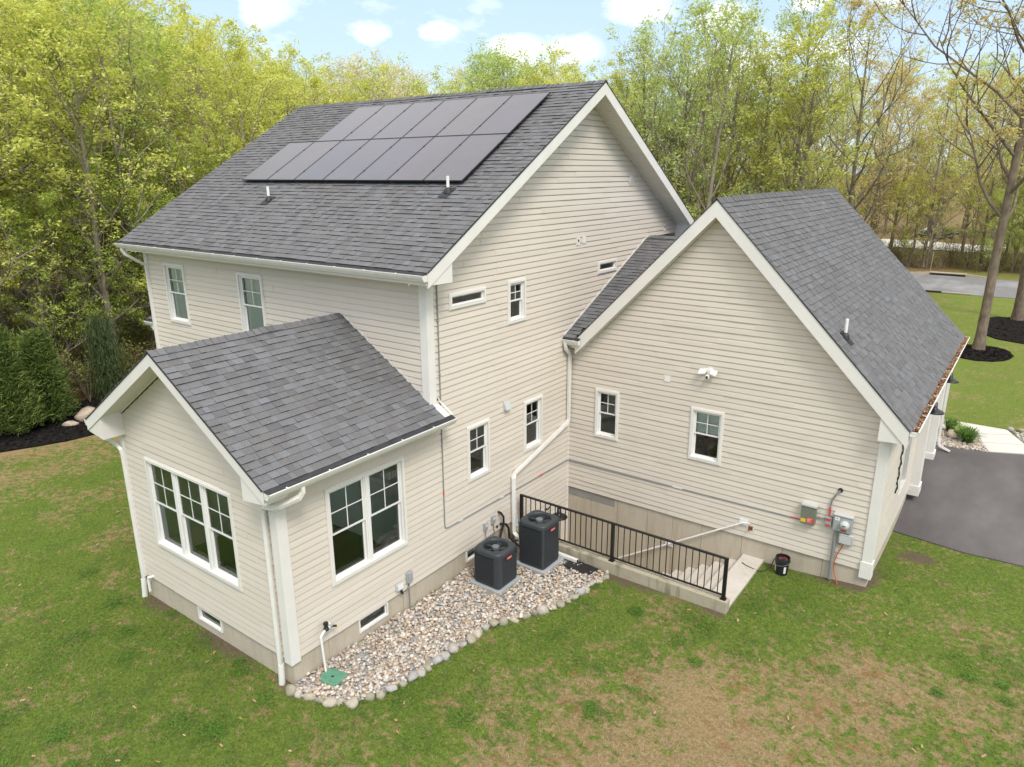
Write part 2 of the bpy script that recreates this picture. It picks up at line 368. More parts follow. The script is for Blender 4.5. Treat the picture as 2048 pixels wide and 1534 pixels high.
def ground_sheet():
    V = []; at = []
    for y in GY:
        for x in GX:
            V.append((x, y, gz(x, y) if abs(x) < 60 and abs(y) < 120 else gz(max(-60, min(60, x)), max(-120, min(120, y)))))
            at.append((*lawn_attr(x, y), smooth((y - 13) / 5)))
    nx = len(GX); F = []
    for j in range(len(GY) - 1):
        for i in range(nx - 1):
            cx = (GX[i] + GX[i + 1]) / 2; cy = (GY[j] + GY[j + 1]) / 2
            if -.1 < cx < 5.36 and 6.6 < cy < 9.14: continue
            if (-4.7 < cx < -.3 and .3 < cy < 9) or (-10 < cx < -.3 and 4.2 < cy < 15) or (.3 < cx < 7.2 and 9.3 < cy < 18.5): continue
            F.append((j * nx + i, j * nx + i + 1, (j + 1) * nx + i + 1, (j + 1) * nx + i))
    me = bpy.data.meshes.new('ground'); me.from_pydata(V, [], F)
    ca = me.color_attributes.new('zone', 'FLOAT_COLOR', 'POINT'); ca.data.foreach_set('color', np.array(at, dtype=np.float32).ravel())
    me.polygons.foreach_set('use_smooth', [True] * len(F))
    o = bpy.data.objects.new('ground', me); col.objects.link(o); o['kind'] = 'structure'; o['label'] = 'patchy green and straw coloured lawn with bare brown spots'
    return o
k = NT('lawn_ground', 1., .05)
za = k.n('ShaderNodeVertexColor'); za.layer_name = 'zone'; zs = k.n('ShaderNodeSeparateColor'); k.l(za.outputs[0], zs.inputs[0])
fine = k.noise(95, 4, .75); mid = k.noise(6.5, 5, .65); bigp = k.noise(.75, 5, .6); clov = k.noise(2.1, 4, .65)
green = k.ramp(fine, [(.3, (.055, .095, .016)), (.5, (.125, .185, .034)), (.7, (.235, .29, .062))])
green = k.mix(k.math('MULTIPLY', k.math('SUBTRACT', clov, .5, True), 4., True), green, k.ramp(fine, [(.3, (.045, .085, .02)), (.7, (.14, .20, .05))]))
straw = k.ramp(fine, [(.28, (.14, .095, .048)), (.5, (.30, .22, .115)), (.72, (.50, .39, .23))])
orange = k.ramp(fine, [(.3, (.12, .05, .02)), (.7, (.34, .17, .07))])
tuft = k.ramp(k.noise(17, 4, .7), [(.32, (.62, .64, .62)), (.68, (1.42, 1.40, 1.38))])
green = k.mix(.9, green, tuft, 'MULTIPLY')
straw = k.mix(.7, straw, tuft, 'MULTIPLY')
straw = k.mix(k.math('MULTIPLY', k.math('SUBTRACT', k.noise(2.3, 5, .75), .53, True), 5., True), straw, orange)
green = k.mix(za.outputs[1], green, k.ramp(fine, [(.3, (.10, .145, .03)), (.7, (.22, .275, .06))]))
f = k.math('ADD', k.math('MULTIPLY', k.math('SUBTRACT', k.math('ADD', k.math('MULTIPLY', mid, .75), k.math('MULTIPLY', bigp, .5)), .65), 7.5), k.math('MULTIPLY', zs.outputs[2], 1.2))
c = k.mix(k.math('ADD', f, 0, True), green, straw)
soil = k.ramp(fine, [(.3, (.07, .052, .034)), (.7, (.23, .18, .125))])
c = k.mix(k.math('MULTIPLY', k.math('SUBTRACT', k.math('ADD', zs.outputs[1], k.math('MULTIPLY', k.math('SUBTRACT', mid, .5), 1.2)), .35), 2.5, True), c, soil)
litter = k.mix(k.math('MULTIPLY', k.math('SUBTRACT', mid, .45, True), 4, True), k.ramp(k.noise(26, 5, .8), [(.3, (.09, .06, .035)), (.55, (.24, .15, .085)), (.75, (.40, .28, .17))]), (.15, .16, .05))
c = k.mix(zs.outputs[0], c, litter); k.color(c); k.bump(k.math('ADD', fine, mid), .03, .9)
gr = ground_sheet(); gr.data.materials.append(k.m)

def sheet(name, poly, mat, off, step=.5, label=None, zfun=gz, thick=0.):
    """drape a polygon on the ground: clipped grid cells"""
    from mathutils.geometry import tessellate_polygon
    bm = bmesh.new(); vs = [bm.verts.new((x, y, 0)) for x, y in poly]; bm.faces.new(vs)
    xs = [p[0] for p in poly]; ys = [p[1] for p in poly]
    for ax, a, b in ((0, min(xs), max(xs)), (1, min(ys), max(ys))):
        q = math.ceil(a / step) * step
        while q < b:
            co = [0, 0, 0]; no = [0, 0, 0]; co[ax] = q; no[ax] = 1
            bmesh.ops.bisect_plane(bm, geom=bm.verts[:] + bm.edges[:] + bm.faces[:], plane_co=co, plane_no=no); q += step
    for v in bm.verts: v.co.z = zfun(v.co.x, v.co.y) + off
    if thick:
        r = bmesh.ops.extrude_face_region(bm, geom=bm.faces[:])
        for g in r['geom']:
            if isinstance(g, bmesh.types.BMVert): g.co.z -= thick
    bmesh.ops.recalc_face_normals(bm, faces=bm.faces[:])
    m = MB().mat(mat); m.frombm(bm); o = m.build(name, smooth=not thick); o['kind'] = 'structure'
    if label: o['label'] = label
    return o
def wob(poly, a, st=.6, seed=1):
    rr = random.Random(seed); out = []
    for i, p in enumerate(poly):
        q = poly[(i + 1) % len(poly)]; n = max(1, int(math.dist(p, q) / st))
        for j in range(n):
            t = j / n; out.append((p[0] + (q[0] - p[0]) * t + rr.uniform(-a, a), p[1] + (q[1] - p[1]) * t + rr.uniform(-a, a)))
    return out
sheet('driveway', [(7.54, 12.40), (9.1, 12.20), (10.3, 12.28), (30, 14.6), (30, 21.5), (10.4, 19.2), (9.08, 18.62), (7.54, 18.36)], 'driveway_asphalt', .03, .5, 'dark asphalt driveway beside the garage', thick=.08)
sheet('road', [(-120, 56), (-40, 53), (3.3, 51.7), (9, 51.5), (60, 50.5), (60, 60.4), (8.65, 61.2), (-.2, 61.2), (-40, 62.6), (-120, 66)], 'road_asphalt', .03, 2., 'grey asphalt road beyond the front lawn', thick=.06)
# pale concrete drive across the road
sheet('path', [(-16, 88), (3.5, 82), (6.5, 90), (-14, 99)], 'walk_concrete', .05, 2., 'pale concrete drive among the trees across the road')

# walkway slabs
wk = MB().mat('walk_concrete').box((5.0, 20.15, -.16), (5.2, 21.3, -.03))
walk = thing('walkway', 'pale concrete front walkway of jointed slabs beside the driveway', 'walkway', (8.2, 20.5, -.1)); walk['kind'] = 'structure'
for poly in ([(5.6, 20.1), (7.35, 20.13), (7.35, 21.29), (5.6, 21.29)], [(7.37, 20.13), (8.67, 20.30), (8.25, 21.26), (7.37, 21.29)], [(8.69, 20.31), (8.27, 21.26), (9.45, 21.24), (9.63, 20.78)],
             [(8.70, 20.28), (9.65, 20.75), (9.98, 19.98), (8.88, 19.46)], [(8.885, 19.43), (9.99, 19.95), (10.3, 19.22), (9.1, 18.66)]):
    MB().mat('walk_concrete').prism([(x, y, -.16) for x, y in poly], (0, 0, .135)).build('slab', walk)

# ------------------------------------------------------------------ the house
YS, YR, YE, YG, WG = 3.753, 9.566, 15.378, 9.063, 7.546
WS, WM = 5.0, 10.4
house = thing('house', 'two storey house with cream vinyl siding, grey shingle roofs, sunroom wing and attached garage', 'house', (-3, 8, -.5))
E_ = .1325; DO = .028
class Plane:
    def __init__(s, O, T, N): s.O, s.T, s.N = Vector(O), Vector(T), Vector(N)
    def P(s, t, z, o=0.): return s.O + s.T * t + s.N * o + Vector((0, 0, z))
PX = Plane((0, 0, 0), (0, 1, 0), (1, 0, 0)); PR = Plane((0, 0, 0), (1, 0, 0), (0, -1, 0)); PM = Plane((0, YS, 0), (1, 0, 0), (0, -1, 0))
PG = Plane((0, YG, 0), (1, 0, 0), (0, -1, 0)); PF = Plane((WG, 0, 0), (0, 1, 0), (1, 0, 0))
PL = Plane((-WM, 0, 0), (0, 1, 0), (-1, 0, 0)); PSL = Plane((-WS, 0, 0), (0, 1, 0), (-1, 0, 0)); PB = Plane((0, YE, 0), (1, 0, 0), (0, 1, 0)); PGB = Plane((0, 18.75, 0), (1, 0, 0), (0, 1, 0))
def siding(pl, k0, k1, lo, hi, opens, parent, seed=0, joined=False, zmax=99, seams=True):
    rr = random.Random(seed); J = MB().mat('cream_vinyl_siding')
    for kk in range(k0, k1):
        z0, z1 = kk * E_, min((kk + 1) * E_, zmax)
        if z1 - z0 < .01: continue
        full = sorted(b for (a, b, l, h) in opens if l <= z0 + .003 and h >= z1 - .003); MM = {}
        cuts = sorted({z0, z1} | ({z0 + .70 * E_} if z0 + .70 * E_ < z1 - .004 else set()) | {z for (a, b, l, h) in opens for z in (l, h) if z0 + .004 < z < z1 - .004})
        off = lambda z: max(.0005, (DO - .012 * (z - z0) / (.7 * E_)) if z < z0 + .7 * E_ else (DO - .012) * (1 - (z - z0 - .7 * E_) / (.3 * E_)))
        a0, b0 = min(lo(z0), lo(z1)), max(hi(z0), hi(z1)); sm = []
        x = a0 + rr.uniform(.5, 3.6)
        while seams and x < b0 - .3: sm.append(x); x += 3.66 if kk % 2 else rr.uniform(2.4, 3.7)
        for za, zb in zip(cuts[:-1], cuts[1:]):
            zc = (za + zb) / 2; ops = [(a, b) for (a, b, l, h) in opens if l < zc < h]
            la, lb, ra, rb = lo(za), lo(zb), hi(za), hi(zb)
            if min(ra - la, rb - lb) < -.02 and max(ra - la, rb - lb) < .02: continue
            if rb < lb: rb = lb = (rb + lb) / 2
            if ra < la: ra = la = (ra + la) / 2
            brk = sorted([x for x in sm if max(la, lb) < x < min(ra, rb)] + [v for o in ops for v in o if max(la, lb) < v < min(ra, rb)])
            ends = [(la, lb)] + [(x, x) for x in brk] + [(ra, rb)]
            for i in range(len(ends) - 1):
                (sa, sb), (ea, eb) = ends[i], ends[i + 1]; mt = (max(sa, sb) + min(ea, eb)) / 2
                if any(a < mt < b for a, b in ops): continue
                kx = 0 if joined else sum(1 for q in full if q <= mt); m = J if joined else MM.setdefault(kx, MB().mat('cream_vinyl_siding'))
                st = .006 * (sum(1 for x in sm if x <= mt) % 2)
                m.quad(pl.P(sa, za, off(za) + st), pl.P(ea, za, off(za) + st), pl.P(eb, zb, off(zb) + st), pl.P(sb, zb, off(zb) + st))
                if abs(za - z0) < 1e-6: m.quad(pl.P(sa, za + .004, 0), pl.P(ea, za + .004, 0), pl.P(ea, za, off(za) + st), pl.P(sa, za, off(za) + st))
                for x, xs in ((sa, 1), (ea, -1)):
                    if x in sm: m.quad(pl.P(x, za, 0), pl.P(x, za, off(za) + st), pl.P(x, zb, off(zb) + st), pl.P(x, zb, 0))
        for m in MM.values(): m.build('siding_board', parent)
    if joined:
        o = J.build('siding', parent); o['kind'] = 'stuff'
# window table: plane, a, b, lo, hi, kind, units
sM, sS, sG = .5953, .6156, 1.0225
W_X = [(4.40, 5.545, 5.562, 5.863, 'fixed', 1, 0), (6.366, 7.02, 4.931, 5.88, 'hung', 1, 0), (10.362, 11.34, 5.609, 5.905, 'fixed', 1, 0), (4.857, 5.606, 1.632, 2.9, 'hung', 1, 0), (6.989, 7.738, 1.648, 2.912, 'hung', 1, 0),
       (.988, 2.885, 1.01, 2.897, 'hung', 2, 0), (1.529, 2.298, -.33, -.02, 'base', 1, 0), (4.75, 5.45, -.33, -.02, 'base', 1, 0)]
W_R = [(-4.119, -1.253, .961, 2.858, 'hung', 3, 0), (-2.985, -2.169, -.345, -.037, 'base', 1, 0)]
W_M = [(-9.46, -8.507, 4.338, 5.903, 'hung', 1, 2), (-6.13, -5.17, 4.338, 5.903, 'hung', 1, 2)]
W_G = [(.833, 1.477, 1.632, 2.905, 'hung', 1, 0), (3.397, 4.168, 1.623, 2.90, 'hung', 1, 1)]
def op(ws): return [(a + .03, b - .03, l + .03, h - .03) for (a, b, l, h, *_) in ws]
# boards of each wall
wall_x = part('gable_wall', house, (0, 8, 0))
def loX(z):
    if z < 3.36: return .0
    return max(YS, YR - (10.225 - .28 - z) / sM)
def hiX(z):
    if z < 4.2: return YG
    if z < 6.36: return 8.80 + (z - 4.23) / .475
    return min(YE, YR + (10.225 - .28 - z) / sM)
siding(PX, 0, 76, loX, hiX, op(W_X) , wall_x, 1)
siding(PX, -18, 0, lambda z: 6.72, lambda z: YG, [(7.62, 8.52, -2.7, -.52)], wall_x, 2)
wall_r = part('sunroom_wall', house, (-2.5, 0, 0))
siding(PR, 0, 39, lambda z: -WS if z < 3.36 else -2.5 - (5.3 - .26 - z) / sS, lambda z: 0 if z < 3.36 else -2.5 + (5.3 - .26 - z) / sS, op(W_R), wall_r, 3)
wall_m = part('upper_wall', house, (-5, YS, 0))
siding(PM, 18, 47, lambda z: -WM, lambda z: 0., op(W_M), wall_m, 4)
siding(PM, 0, 18, lambda z: -WM, lambda z: -WS, [], wall_m, 5, joined=True)
wall_g = part('garage_wall', house, (3.7, YG, 0))
siding(PG, 0, 56, lambda z: 0. if z < 4.0 else 3.732 - (7.638 - .38 - z) / sG, lambda z: WG if z < 3.0 else min(WG, 3.732 + (7.638 - .38 - z) / sG), op(W_G), wall_g, 6)
wall_f = part('garage_front_wall', house, (WG, 12, 0))
DOORS = [(11.85, 12.75, .78, 2.3), (14.75, 16.95, -.2, 2.35)]
siding(PF, 0, 24, lambda z: YG, lambda z: 18.75, DOORS, wall_f, 7, zmax=3.1)
siding(PL, -3, 48, lambda z: YS, lambda z: YE, [], house, 8, joined=True); siding(PL, 48, 75, lambda z: YR - (10.225 - .2 - z) / sM, lambda z: YR + (10.225 - .2 - z) / sM, [], house, 9, joined=True)
siding(PSL, -2, 26, lambda z: 0, lambda z: YS, [], house, 10, joined=True); siding(PB, -2, 48, lambda z: -WM, lambda z: 0, [], house, 11, joined=True)
siding(PGB, -2, 56, lambda z: 0. if z < 4.0 else 3.732 - (7.638 - .38 - z) / sG, lambda z: WG if z < 3.0 else 3.732 + (7.638 - .38 - z) / sG, [], house, 12, joined=True)

# windows
def window(pl, spec, parent):
    a, b, lo, hi, kind, nu, blind = spec
    P = pl.P
    def pbox(m, t0, t1, z0, z1, o0, o1):
        return m.prism([P(t0, z0, o0), P(t1, z0, o0), P(t1, z1, o0), P(t0, z1, o0)], pl.N * (o1 - o0))
    base = kind == 'base'
    m = MB().mat('white_trim'); cw = .05 if not base else .032
    ins, outp = (-.10, .060) if not base else (-.10, .012)
    for (t0, t1, z0, z1) in ((a, b, lo, lo + cw), (a, b, hi - cw, hi), (a, a + cw, lo + cw, hi - cw), (b - cw, b, lo + cw, hi - cw)): pbox(m, t0, t1, z0, z1, ins, outp)
    # thin receiving channel round the frame
    if not base:
        for (t0, t1, z0, z1) in ((a - .022, b + .022, lo - .022, lo), (a - .022, b + .022, hi, hi + .022), (a - .022, a, lo, hi), (b, b + .022, lo, hi)): pbox(m, t0, t1, z0, z1, 0., .045)
        pbox(m, a + cw, b - cw, lo + cw, lo + cw + .012, -.02, .064)
    m.mat('white_vinyl')
    fw = .028; units = []
    L_ = (b - a - 2 * cw); mull = .075; uw = (L_ - mull * (nu - 1)) / nu
    for i in range(nu):
        t0 = a + cw + i * (uw + mull); units.append((t0, t0 + uw))
        if i: pbox(m, t0 - mull, t0, lo + cw, hi - cw, -.10, .03)
    win = m.build('window', parent)
    for (t0, t1) in units:
        z0, z1 = lo + cw, hi - cw
        if kind != 'hung':
            s_ = MB().mat('white_vinyl'); w_ = .035 if not base else .018; o0, o1 = (-.06, .01) if not base else (-.07, -.035)
            for q in ((t0, t1, z0, z0 + w_), (t0, t1, z1 - w_, z1), (t0, t0 + w_, z0 + w_, z1 - w_), (t1 - w_, t1, z0 + w_, z1 - w_)): pbox(s_, *q, o0, o1)
            s_.build('sash', win)
            g = o1 - (.03 if not base else .015); MB().mat('window_glass').quad(P(t0 + w_, z0 + w_, g), P(t1 - w_, z0 + w_, g), P(t1 - w_, z1 - w_, g), P(t0 + w_, z1 - w_, g)).build('pane', win)
            continue
        # jambs
        f_ = MB().mat('white_vinyl')
        for q in ((t0, t0 + fw, z0, z1), (t1 - fw, t1, z0, z1), (t0 + fw, t1 - fw, z1 - fw, z1), (t0 + fw, t1 - fw, z0, z0 + fw)): pbox(f_, *q, -.10, .012)
        f_.build('window_frame', win)
        t0 += fw; t1 -= fw; z0 += fw; z1 -= fw; zm = (z0 + z1) / 2 + .01; sw = .036
        for up in (1, 0):
            za, zb = (zm - .012, z1) if up else (z0, zm + .022); o1 = -.008 if up else -.045
            s_ = MB().mat('white_vinyl')
            for q in ((t0, t1, za, za + sw), (t0, t1, zb - sw, zb), (t0, t0 + sw, za + sw, zb - sw), (t1 - sw, t1, za + sw, zb - sw)): pbox(s_, *q, o1 - .032, o1)
            s_.build('sash', win)
            g = o1 - .012
            MB().mat('window_glass').quad(P(t0 + sw, za + sw, g), P(t1 - sw, za + sw, g), P(t1 - sw, zb - sw, g), P(t0 + sw, zb - sw, g)).build('pane', win)
            if up:
                mu = MB().mat('white_vinyl'); tm, zc = (t0 + t1) / 2, (za + zb) / 2
                pbox(mu, tm - .009, tm + .009, za + sw, zb - sw, g + .001, g + .009); pbox(mu, t0 + sw, tm - .009, zc - .009, zc + .009, g + .001, g + .008); pbox(mu, tm + .009, t1 - sw, zc - .009, zc + .009, g + .001, g + .008)
                mu.build('muntin', win)
        if blind:
            zb0 = z0 if blind == 2 else zm
            bl = MB().mat('blind_cloth'); n = 26 if blind == 2 else 12
            for i in range(n):
                za = zb0 + (z1 - zb0) * i / n; zb = zb0 + (z1 - zb0) * (i + 1) / n
                bl.quad(P(t0 + .01, za, -.096), P(t1 - .01, za, -.096), P(t1 - .01, zb, -.088), P(t0 + .01, zb, -.088))
            bl.build('blind', win)
        # inner stool
        pbox(MB().mat('white_trim'), t0 - .02, t1 + .02, z0 - .05, z0 - .015, -.26, -.10).build('window_sill', win)
    return win
for pl, ws, par in ((PX, W_X, wall_x), (PR, W_R, wall_r), (PM, W_M, wall_m), (PG, W_G, wall_g)):
    for sp in ws: window(pl, sp, par)
# rooms behind the glass
def room(pl, t0, t1, z0, z1, d, name='room'):
    m = MB().mat('room_wall'); P = pl.P; o = -.17
    a = [P(t0, z0, o), P(t1, z0, o), P(t1, z1, o), P(t0, z1, o)]; b = [q - pl.N * d for q in a]
    m.quad(b[0], b[1], b[2], b[3]); m.quad(a[0], a[3], b[3], b[0]); m.quad(a[1], b[1], b[2], a[2]); m.quad(a[3], a[2], b[2], b[3])
    m.mat('room_floor').quad(a[0], b[0], b[1], a[1])
    m.build('interior', house)
room(PX, 3.95, 8.9, 3.75, 6.3, 3.2); room(PX, 9.9, 11.9, 4.6, 6.3, 2.2); room(PX, 4.2, 8.9, .3, 3.1, 3.4); room(PX, .3, 3.5, -2.2, .12, 3.); room(PX, 4.0, 6.3, -2.2, .1, 3.)
room(PR, -4.5, -3.2, -2.2, .12, .3); room(PR, -3.2, -1.2, -2.2, .1, .9)
room(PM, -10.1, -7.5, 3.7, 6.2, 3.); room(PM, -7.3, -4.2, 3.7, 6.2, 3.); room(PG, .3, 2.2, .05, 3.1, 4.); room(PG, 2.4, 5.2, .05, 3.1, 5.)
m = MB().mat('room_wall')
x0, x1, y0, y1, z0, z1 = -4.85, -.13, .13, 3.62, .16, 3.2
m.quad((x0, y1, z0), (x1, y1, z0), (x1, y1, z1), (x0, y1, z1)); m.quad((x0, y0, z0), (x0, y1, z0), (x0, y1, z1), (x0, y0, z1)); m.quad((x0, y0, z1), (x1, y0, z1), (x1, y1, z1), (x0, y1, z1))
m.mat('room_floor').quad((x0, y0, z0), (x1, y0, z0), (x1, y1, z0), (x0, y1, z0))
for q in ((x0, -4.2), (-1.2, x1)): m.mat('room_wall').quad((q[0], y0, z0), (q[1], y0, z0), (q[1], y0, z1), (q[0], y0, z1))
m.quad((-4.2, y0, z0), (-1.2, y0, z0), (-1.2, y0, .93), (-4.2, y0, .93)); m.quad((x1, y0, z0), (x1, y1, z0), (x1, y1, .95), (x1, y0, .95)); m.build('interior', house)
c_ = thing('cabinet', 'low white cabinet seen through the double window of the sunroom', 'cabinet', (-1.1, 1.2, .16))
MB().mat('cabinet_white').box((-1.5, .75, .22), (-.75, 1.5, 1.35), .01).build('body', c_)
for i in range(2): MB().mat('cabinet_white').box((-.748, .77 + i * .37, .26), (-.73, 1.11 + i * .37, 1.31), .006).build('door', c_)
MB().mat('cabinet_white').box((-1.53, .72, 1.352), (-.70, 1.53, 1.38), .006).build('top', c_)
MB().mat('unit_dark').box((-1.46, .79, .16), (-.79, 1.46, .218)).build('plinth', c_)

# corner boards
def cbox(lo, hi, nm='corner_board', mat='white_trim', bev=.006): return MB().mat(mat).box(lo, hi, bev).build(nm, house)
cbox((-.15, -.05, -.06), (.05, .15, 3.34)); cbox((-.15, YS - .05, 3.55), (.05, YS + .15, 6.25)); cbox((WG - .15, YG - .05, -.16), (WG + .05, YG + .15, 3.06))
cbox((WG - .17, YG - .07, -.162), (WG + .07, YG + .17, .22)); cbox((-WS - .05, -.05, -.06), (-WS + .1, .12, 3.3)); cbox((-WM - .05, YS - .05, -.1), (-WM + .12, YS + .12, 6.25))
cbox((.0, YG - .045, -2.6), (.045, YG, 4.1), bev=.003)
cbox((0, YE - .12, 3), (.03, YE + .02, 6.3))
# foundation of form panels with joints
fnd = part('foundation', house, (0, 0, -.6))
def panels(pl, t0, t1, ztop, zbot, wd, mat='foundation_concrete', seed=0, opens=(), nm='concrete_panel'):
    rr = random.Random(seed); t = t0
    while t < t1 - .02:
        e = min(t1, t + wd * rr.uniform(.8, 1.15)); e = t1 if t1 - e < .15 else e
        segs = [(t + .004, e - .004, zbot, ztop)]
        for (a, b, l, h) in opens:
            nx = []
            for (p, q, zb, zt) in segs:
                if q <= a or p >= b or zt <= l or zb >= h: nx.append((p, q, zb, zt)); continue
                if p < a: nx.append((p, a, zb, zt))
                if q > b: nx.append((b, q, zb, zt))
                if zb < l: nx.append((max(p, a), min(q, b), zb, l))
                if zt > h: nx.append((max(p, a), min(q, b), h, zt))
            segs = nx
        m = MB().mat(mat); d = -.012 + rr.uniform(-.002, .002)
        for (p, q, zb, zt) in segs:
            m.prism([pl.P(p, zb, d), pl.P(q, zb, d), pl.P(q, zt, d), pl.P(p, zt, d)], pl.N * -.2)
        m.build(nm, fnd); t = e
panels(PX, -.0, 6.72, .02, -.95, .95, seed=1, opens=[(1.53, 2.30, -.33, .0), (4.75, 5.45, -.33, 0)])
panels(PR, -WS, .0, .02, -.95, .95, seed=2, opens=[(-2.985, -2.169, -.345, 0)])
panels(PG, 0., WG, .02, -2.95, .85, seed=3)
panels(PF, YG, 18.75, .02, -.95, 1.2, seed=4); panels(PSL, 0, YS, .02, -.95, 1.2, seed=5); panels(PL, YS, YE, .02, -.95, 1.2, seed=6)
MB().mat('patch_concrete').prism([PG.P(.04, -.25, -.006), PG.P(1.46, -.25, -.006), PG.P(1.46, .012, -.006), PG.P(.04, .012, -.006)], (0, .02, 0)).build('patch', fnd)
# basement door in the well
dr = MB().mat('door_paint'); dr.box((-.06, 7.70, -2.68), (-.02, 8.44, -.60)).build('door', wall_x)
m = MB().mat('white_trim'); m.box((-.05, 7.62, -2.7), (.035, 7.70, -.52)); m.box((-.05, 8.44, -2.7), (.035, 8.52, -.52)); m.box((-.05, 7.70, -.60), (.035, 8.44, -.52)); m.build('door_frame', wall_x)
panels(PX, 6.74, YG, -2.40, -2.95, 1.3, seed=7)
# garage front openings
for i, (a, b, l, h) in enumerate(DOORS):
    m = MB().mat('white_trim')
    for q in ((a - .1, a, l, h + .1), (b, b + .1, l, h + .1), (a, b, h, h + .1)): m.box((WG - .05, q[0], q[2]), (WG + .05, q[1], q[3]))
    if i == 0:
        m.box((WG - .05, a - .1, l - .1), (WG + .06, b + .1, l)); wf = m.build('window', wall_f)
        MB().mat('window_glass').quad((WG - .03, a, l), (WG - .03, b, l), (WG - .03, b, h), (WG - .03, a, h)).build('pane', wf)
        MB().mat('room_floor').quad((WG - .09, a, l), (WG - .09, b, l), (WG - .09, b, h), (WG - .09, a, h)).build('blind', wf)  # dark brown sheet close behind the pane, with no room built behind it
    else:
        dd = m.build('garage_door', wall_f)
        for j in range(4): MB().mat('door_paint').box((WG - .06, a + .01, l + j * (h - l) / 4 + .006), (WG - .02, b - .01, l + (j + 1) * (h - l) / 4 - .006), .006).build('panel', dd)
for (a, b) in ((14.2, 14.62), (17.08, 17.5)):
    m = MB().mat('white_trim').box((WG + .0, a, -.12), (WG + .24, b, 2.95), .01); m.box((WG, a - .03, -.16), (WG + .27, b + .03, .12), .01); m.build('pilaster', wall_f)
# ------------------------------------------------------------------ roofs
def tab_verts(wd, ln, th):
    return [(0, 0, 0), (wd, 0, 0), (wd, 0, th), (0, 0, th), (0, ln, .001), (wd, ln, .001)], [(3, 2, 5, 4), (0, 1, 2, 3), (0, 3, 4), (1, 5, 2)]
TABW = (.10, .135, .17, .20, .25)
TABM = {}
for wd in TABW:
    for th in (.011, .021):
        m = MB().mat('charcoal_shingle'); m.add(*tab_verts(wd - .003, .17, th)); m.mat('shingle_edge'); m.mi[1] = 1; TABM[wd, th] = m.mesh('shingle')  # butt face coloured dark to deepen the shadow line between courses
NEAR = []
def slope(roof, A, U, Lg, Sv, H, e=.148, seed=0, single=0, wave=0., joined_name='shingles', clip=None):
    """lay courses of tabs on the plane at A (eave corner), U along the eave, Sv up the slope"""
    rr = random.Random(seed); A, U, Sv = Vector(A), Vector(U).normalized(), Vector(Sv).normalized(); N = U.cross(Sv).normalized()
    if N.z < 0: N = -N
    flip = U.cross(Sv).z < 0
    rows = int(H / e) + 1; tabs = []
    for i in range(rows):
        x = -rr.uniform(0, .2); s = i * e - .012
        ln = min(.17, H - s)
        if ln < .03: continue
        k_ = 0
        while x < Lg:
            wd = rr.choice(TABW); x0, x1 = max(0, x), min(Lg, x + wd)
            if x1 - x0 > .02:
                th = .021 if (rr.random() < .5) else .011
                if clip is None or clip(x0 + .5 * wd, s): tabs.append((x0, x1, s + rr.uniform(-.002, .002), ln, th, wd, wave * (1.6 + math.sin(x * 1.1 + i * .13) + .6 * math.sin(x * 2.7 + i * .4))))
            x += wd
    if single:
        order = sorted(range(len(tabs)), key=lambda j: (A + U * tabs[j][0] + Sv * tabs[j][2] - CAM).length)
        pick = set(order[:single])
    else: pick = set()
    J = MB().mat('charcoal_shingle'); J.mat('shingle_edge'); J.mat('charcoal_shingle')
    for j, (x0, x1, s, ln, th, wd, wv) in enumerate(tabs):
        if j in pick and x1 - x0 > wd - .005:
            M = Matrix(((U.x, Sv.x, N.x, 0), (U.y, Sv.y, N.y, 0), (U.z, Sv.z, N.z, 0), (0, 0, 0, 1)))
            p = A + U * x0 + Sv * s + N * .002
            M.translation = p; inst(TABM[wd, th], 'shingle', roof, M); continue
        q = lambda a, b, c: A + U * a + Sv * b + N * (c + .002 + wv)
        b_ = x1 - .003
        J.add([q(x0, s, -.004), q(b_, s, -.004), q(b_, s, th), q(x0, s, th), q(x0, s + ln, .001), q(b_, s + ln, .001)], [(3, 2, 5, 4), (0, 1, 2, 3), (0, 3, 4), (1, 5, 2)]); J.mi[-3] = 1  # same dark butt, the course shadow put into its colour
    if J.f: o = J.build(joined_name, roof); o['kind'] = 'stuff'
def deck(m, A, U, Lg, Sv, H, th=.05):
    A, U, Sv = Vector(A), Vector(U).normalized(), Vector(Sv).normalized()
    n = U.cross(Sv).normalized(); n = n if n.z > 0 else -n
    m.prism([A, A + U * Lg, A + U * Lg + Sv * H, A + Sv * H], -n * th)
def caps(roof, P0, P1, s, e=.145, half=.15, seed=1, hump=()):
    """folded ridge pieces; s is the slope to both sides"""
    P0, P1 = Vector(P0), Vector(P1); Ld = (P1 - P0); n = int(Ld.length / e); d = Ld.normalized(); side = d.cross(Vector((0, 0, 1))).normalized(); rr = random.Random(seed)
    hz = half / math.sqrt(1 + s * s)
    mm = []
    for v in range(3):
        m = MB().mat('charcoal_shingle'); t = .012 + .004 * v; ln = e * 1.25
        m.add([(-hz, 0, -hz * s + t), (0, 0, t + .006), (hz, 0, -hz * s + t), (-hz, 0, -hz * s + t - .012), (hz, 0, -hz * s + t - .012), (0, 0, t - .01),
               (-hz, ln, -hz * s + .003), (0, ln, .004), (hz, ln, -hz * s + .003)], [(0, 1, 7, 6), (1, 2, 8, 7), (0, 3, 5, 1), (1, 5, 4, 2), (0, 6, 3), (2, 4, 8)])
        mm.append(m.mesh('ridge_shingle'))
    for i in range(n):
        p = P0 + d * (i * e); lift = 0
        for (c0, c1) in hump:
            if c0 < i / n < c1: lift = .016
        M = Matrix(((side.x, d.x, 0, p.x), (side.y, d.y, 0, p.y), (side.z, d.z, 1, p.z + .006 + lift + rr.uniform(0, .004)), (0, 0, 0, 1)))
        inst(rr.choice(mm), 'ridge_shingle', roof, M)
